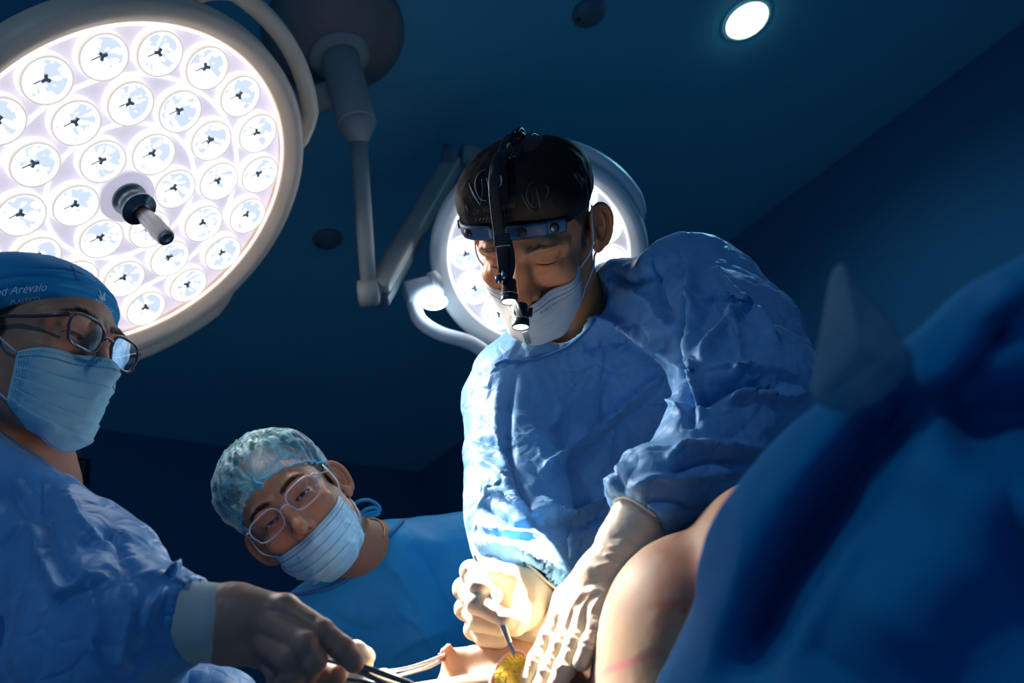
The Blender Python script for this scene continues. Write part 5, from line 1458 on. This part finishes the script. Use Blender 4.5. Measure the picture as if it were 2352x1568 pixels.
nhd = thing('needle_holder', Wp(830, 1530, .85), 'dark needle holder held under the index finger of the grey glove', 'needle holder')
taper('shank', [(726, 1510, .862), (775, 1521, .852), (820, 1532, .850)], .0022, nhd, M['dark_steel'], 1)
taper('jaw', [(812, 1524, .848), (860, 1540, .856), (905, 1556, .866), (945, 1570, .876)], .0030, nhd, M['dark_steel'], .6)
taper('jaw', [(812, 1534, .848), (850, 1553, .856), (890, 1573, .866), (925, 1590, .874)], .0028, nhd, M['dark_steel'], .6)
hk = thing('probe', Wp(800, 1560, .92), 'thin dark instrument lying between the fingers at the bottom edge', 'instrument')
taper('rod', [(748, 1553, .925), (790, 1557, .922), (835, 1563, .920), (870, 1572, .920)], .0022, hk, M['dark_steel'], 1)

# foreground drape: a heavy sheet tented over the near side of the table
E_ = [(1500, 1640, .66), (1518, 1568, .64), (1548, 1495, .62), (1592, 1400, .60), (1618, 1300, .58), (1640, 1220, .565), (1690, 1140, .55), (1770, 1040, .535), (1850, 960, .52), (1900, 918, .51), (1975, 862, .50),
      (2050, 805, .49), (2110, 762, .48), (2200, 690, .47), (2280, 640, .46), (2352, 598, .45), (2480, 530, .44), (2700, 440, .43)]
Ep = smooth_path(E_, 8)
FAR = [(1700, 2100, .40), (1950, 2100, .38), (2300, 1950, .36), (2900, 1500, .34), (3000, 1000, .33)]
Fp = smooth_path(FAR, 40); ne = len(Ep)
def lerp3(a, b, t): return a+(b-a)*t
rows = []; nv = 150
for i, e in enumerate(Ep):
    f = Fp[int(i/(ne-1)*(len(Fp)-1))]; row = []
    for j in range(nv):
        t = j/(nv-1); x = e.x+(f.x-e.x)*t; y = e.y+(f.y-e.y)*t; d = e.z+(f.z-e.z)*t
        dd = 0
        roll = math.exp(-t/.035); dd += .035*roll                                         # edge turns away
        for (lx_, h, w) in DR if 'DR' in globals() else []: pass
        row.append((x, y, d+dd))
    rows.append(row)
G = np.array(rows); gx, gy = G[..., 0].ravel(), G[..., 1].ravel(); dep = G[..., 2].ravel()
def fold(pts, h, w1, w2):
    global dep
    P2 = [(p.x, p.y) for p in smooth_path([(a, b, 0) for a, b in pts], 6)]
    d, s, t = polydist(gx, gy, P2); w = np.where(s > 0, w1, w2); tp = np.clip(np.minimum(t, 1-t)*4, 0, 1)
    dep = dep-h*np.exp(-(d/w)**2)*np.maximum(tp, .15)
fold([(2250, 880), (2080, 960), (1960, 1120), (1850, 1300), (1760, 1480), (1720, 1620)], -.050, 70, 60)      # long valley
fold([(1960, 930), (1850, 1060), (1740, 1230), (1660, 1420), (1620, 1600)], .020, 70, 60)                     # ridge along the edge
fold([(2060, 1090), (2180, 1070), (2352, 1150), (2500, 1250)], .022, 90, 60)                                   # upper brow of the lower bulge
fold([(1950, 1568), (2080, 1380), (2220, 1250), (2352, 1200)], .030, 160, 160)
fold([(2100, 900), (2180, 850), (2300, 700), (2352, 640)], .018, 30, 40)
fold([(2150, 1000), (2300, 960), (2500, 960)], -.045, 90, 90)
fold([(1985, 880), (2020, 940), (2060, 960)], .012, 26, 30)
fold([(2352, 760), (2250, 780), (2180, 900)], -.020, 60, 50)
fold([(1780, 1568), (1900, 1350), (2000, 1180)], .014, 40, 50)
Pc = np.stack([(gx-W/2)*dep/FPX, (gy-H/2)*dep/FPX, dep], 1); Vd = c2w(Pc)
n0, n1 = G.shape[:2]
Qd = np.array([(i*n1+j, i*n1+j+1, (i+1)*n1+j+1, (i+1)*n1+j) for i in range(n0-1) for j in range(n1-1)])
Nd = vnormals(Vd, Qd); Vd = crumple(Vd, Nd, .010, 7, .002, 22, None, seed=61)
M['drape'] = mat('surgical_drape', (.004, .17, .40), .8, bump=[('noise', 30, .2, .004)], spec=.06)
drp = mesh_obj('surgical_drape', Vd, Qd, M['drape']); tag(drp, 'large blue surgical drape out of focus in the right foreground, over the patient', 'drape')
so = drp.modifiers.new('thickness', 'SOLIDIFY'); so.thickness = .0015; so.offset = 0
# raised translucent corner of plastic film
M['film2'] = mat('drape_film', (.16, .30, .42), .7, trans=.0, alpha=.62, spec=.1)
OUT = [(1868, 915, .50), (1872, 830, .505), (1888, 740, .51), (1902, 660, .515), (1915, 618, .52), (1938, 606, .52), (1962, 640, .515), (2000, 685, .51), (2050, 745, .50), (2086, 815, .49), (2078, 860, .488), (2040, 905, .49), (1990, 935, .492), (1930, 945, .495)]
Op = smooth_path(OUT, 6, True); cen = (1975, 800, .490); V = []; rings = 14; n = len(Op)
for k in range(rings):
    t = k/(rings-1)
    for q in Op:
        x = cen[0]+(q.x-cen[0])*t; y = cen[1]+(q.y-cen[1])*t; d = cen[2]+(q.z-cen[2])*t**1.5
        d += .004*math.sin((x-y*.5)*.03)*(1-t*.4); V.append(Wp(x, y, d))
Fs = [(k*n+i, k*n+(i+1) % n, (k+1)*n+(i+1) % n, (k+1)*n+i) for k in range(rings-1) for i in range(n)]
fo = mesh_obj('film_corner', V, Fs, M['film2'], drp); so = fo.modifiers.new('thickness', 'SOLIDIFY'); so.thickness = .0008
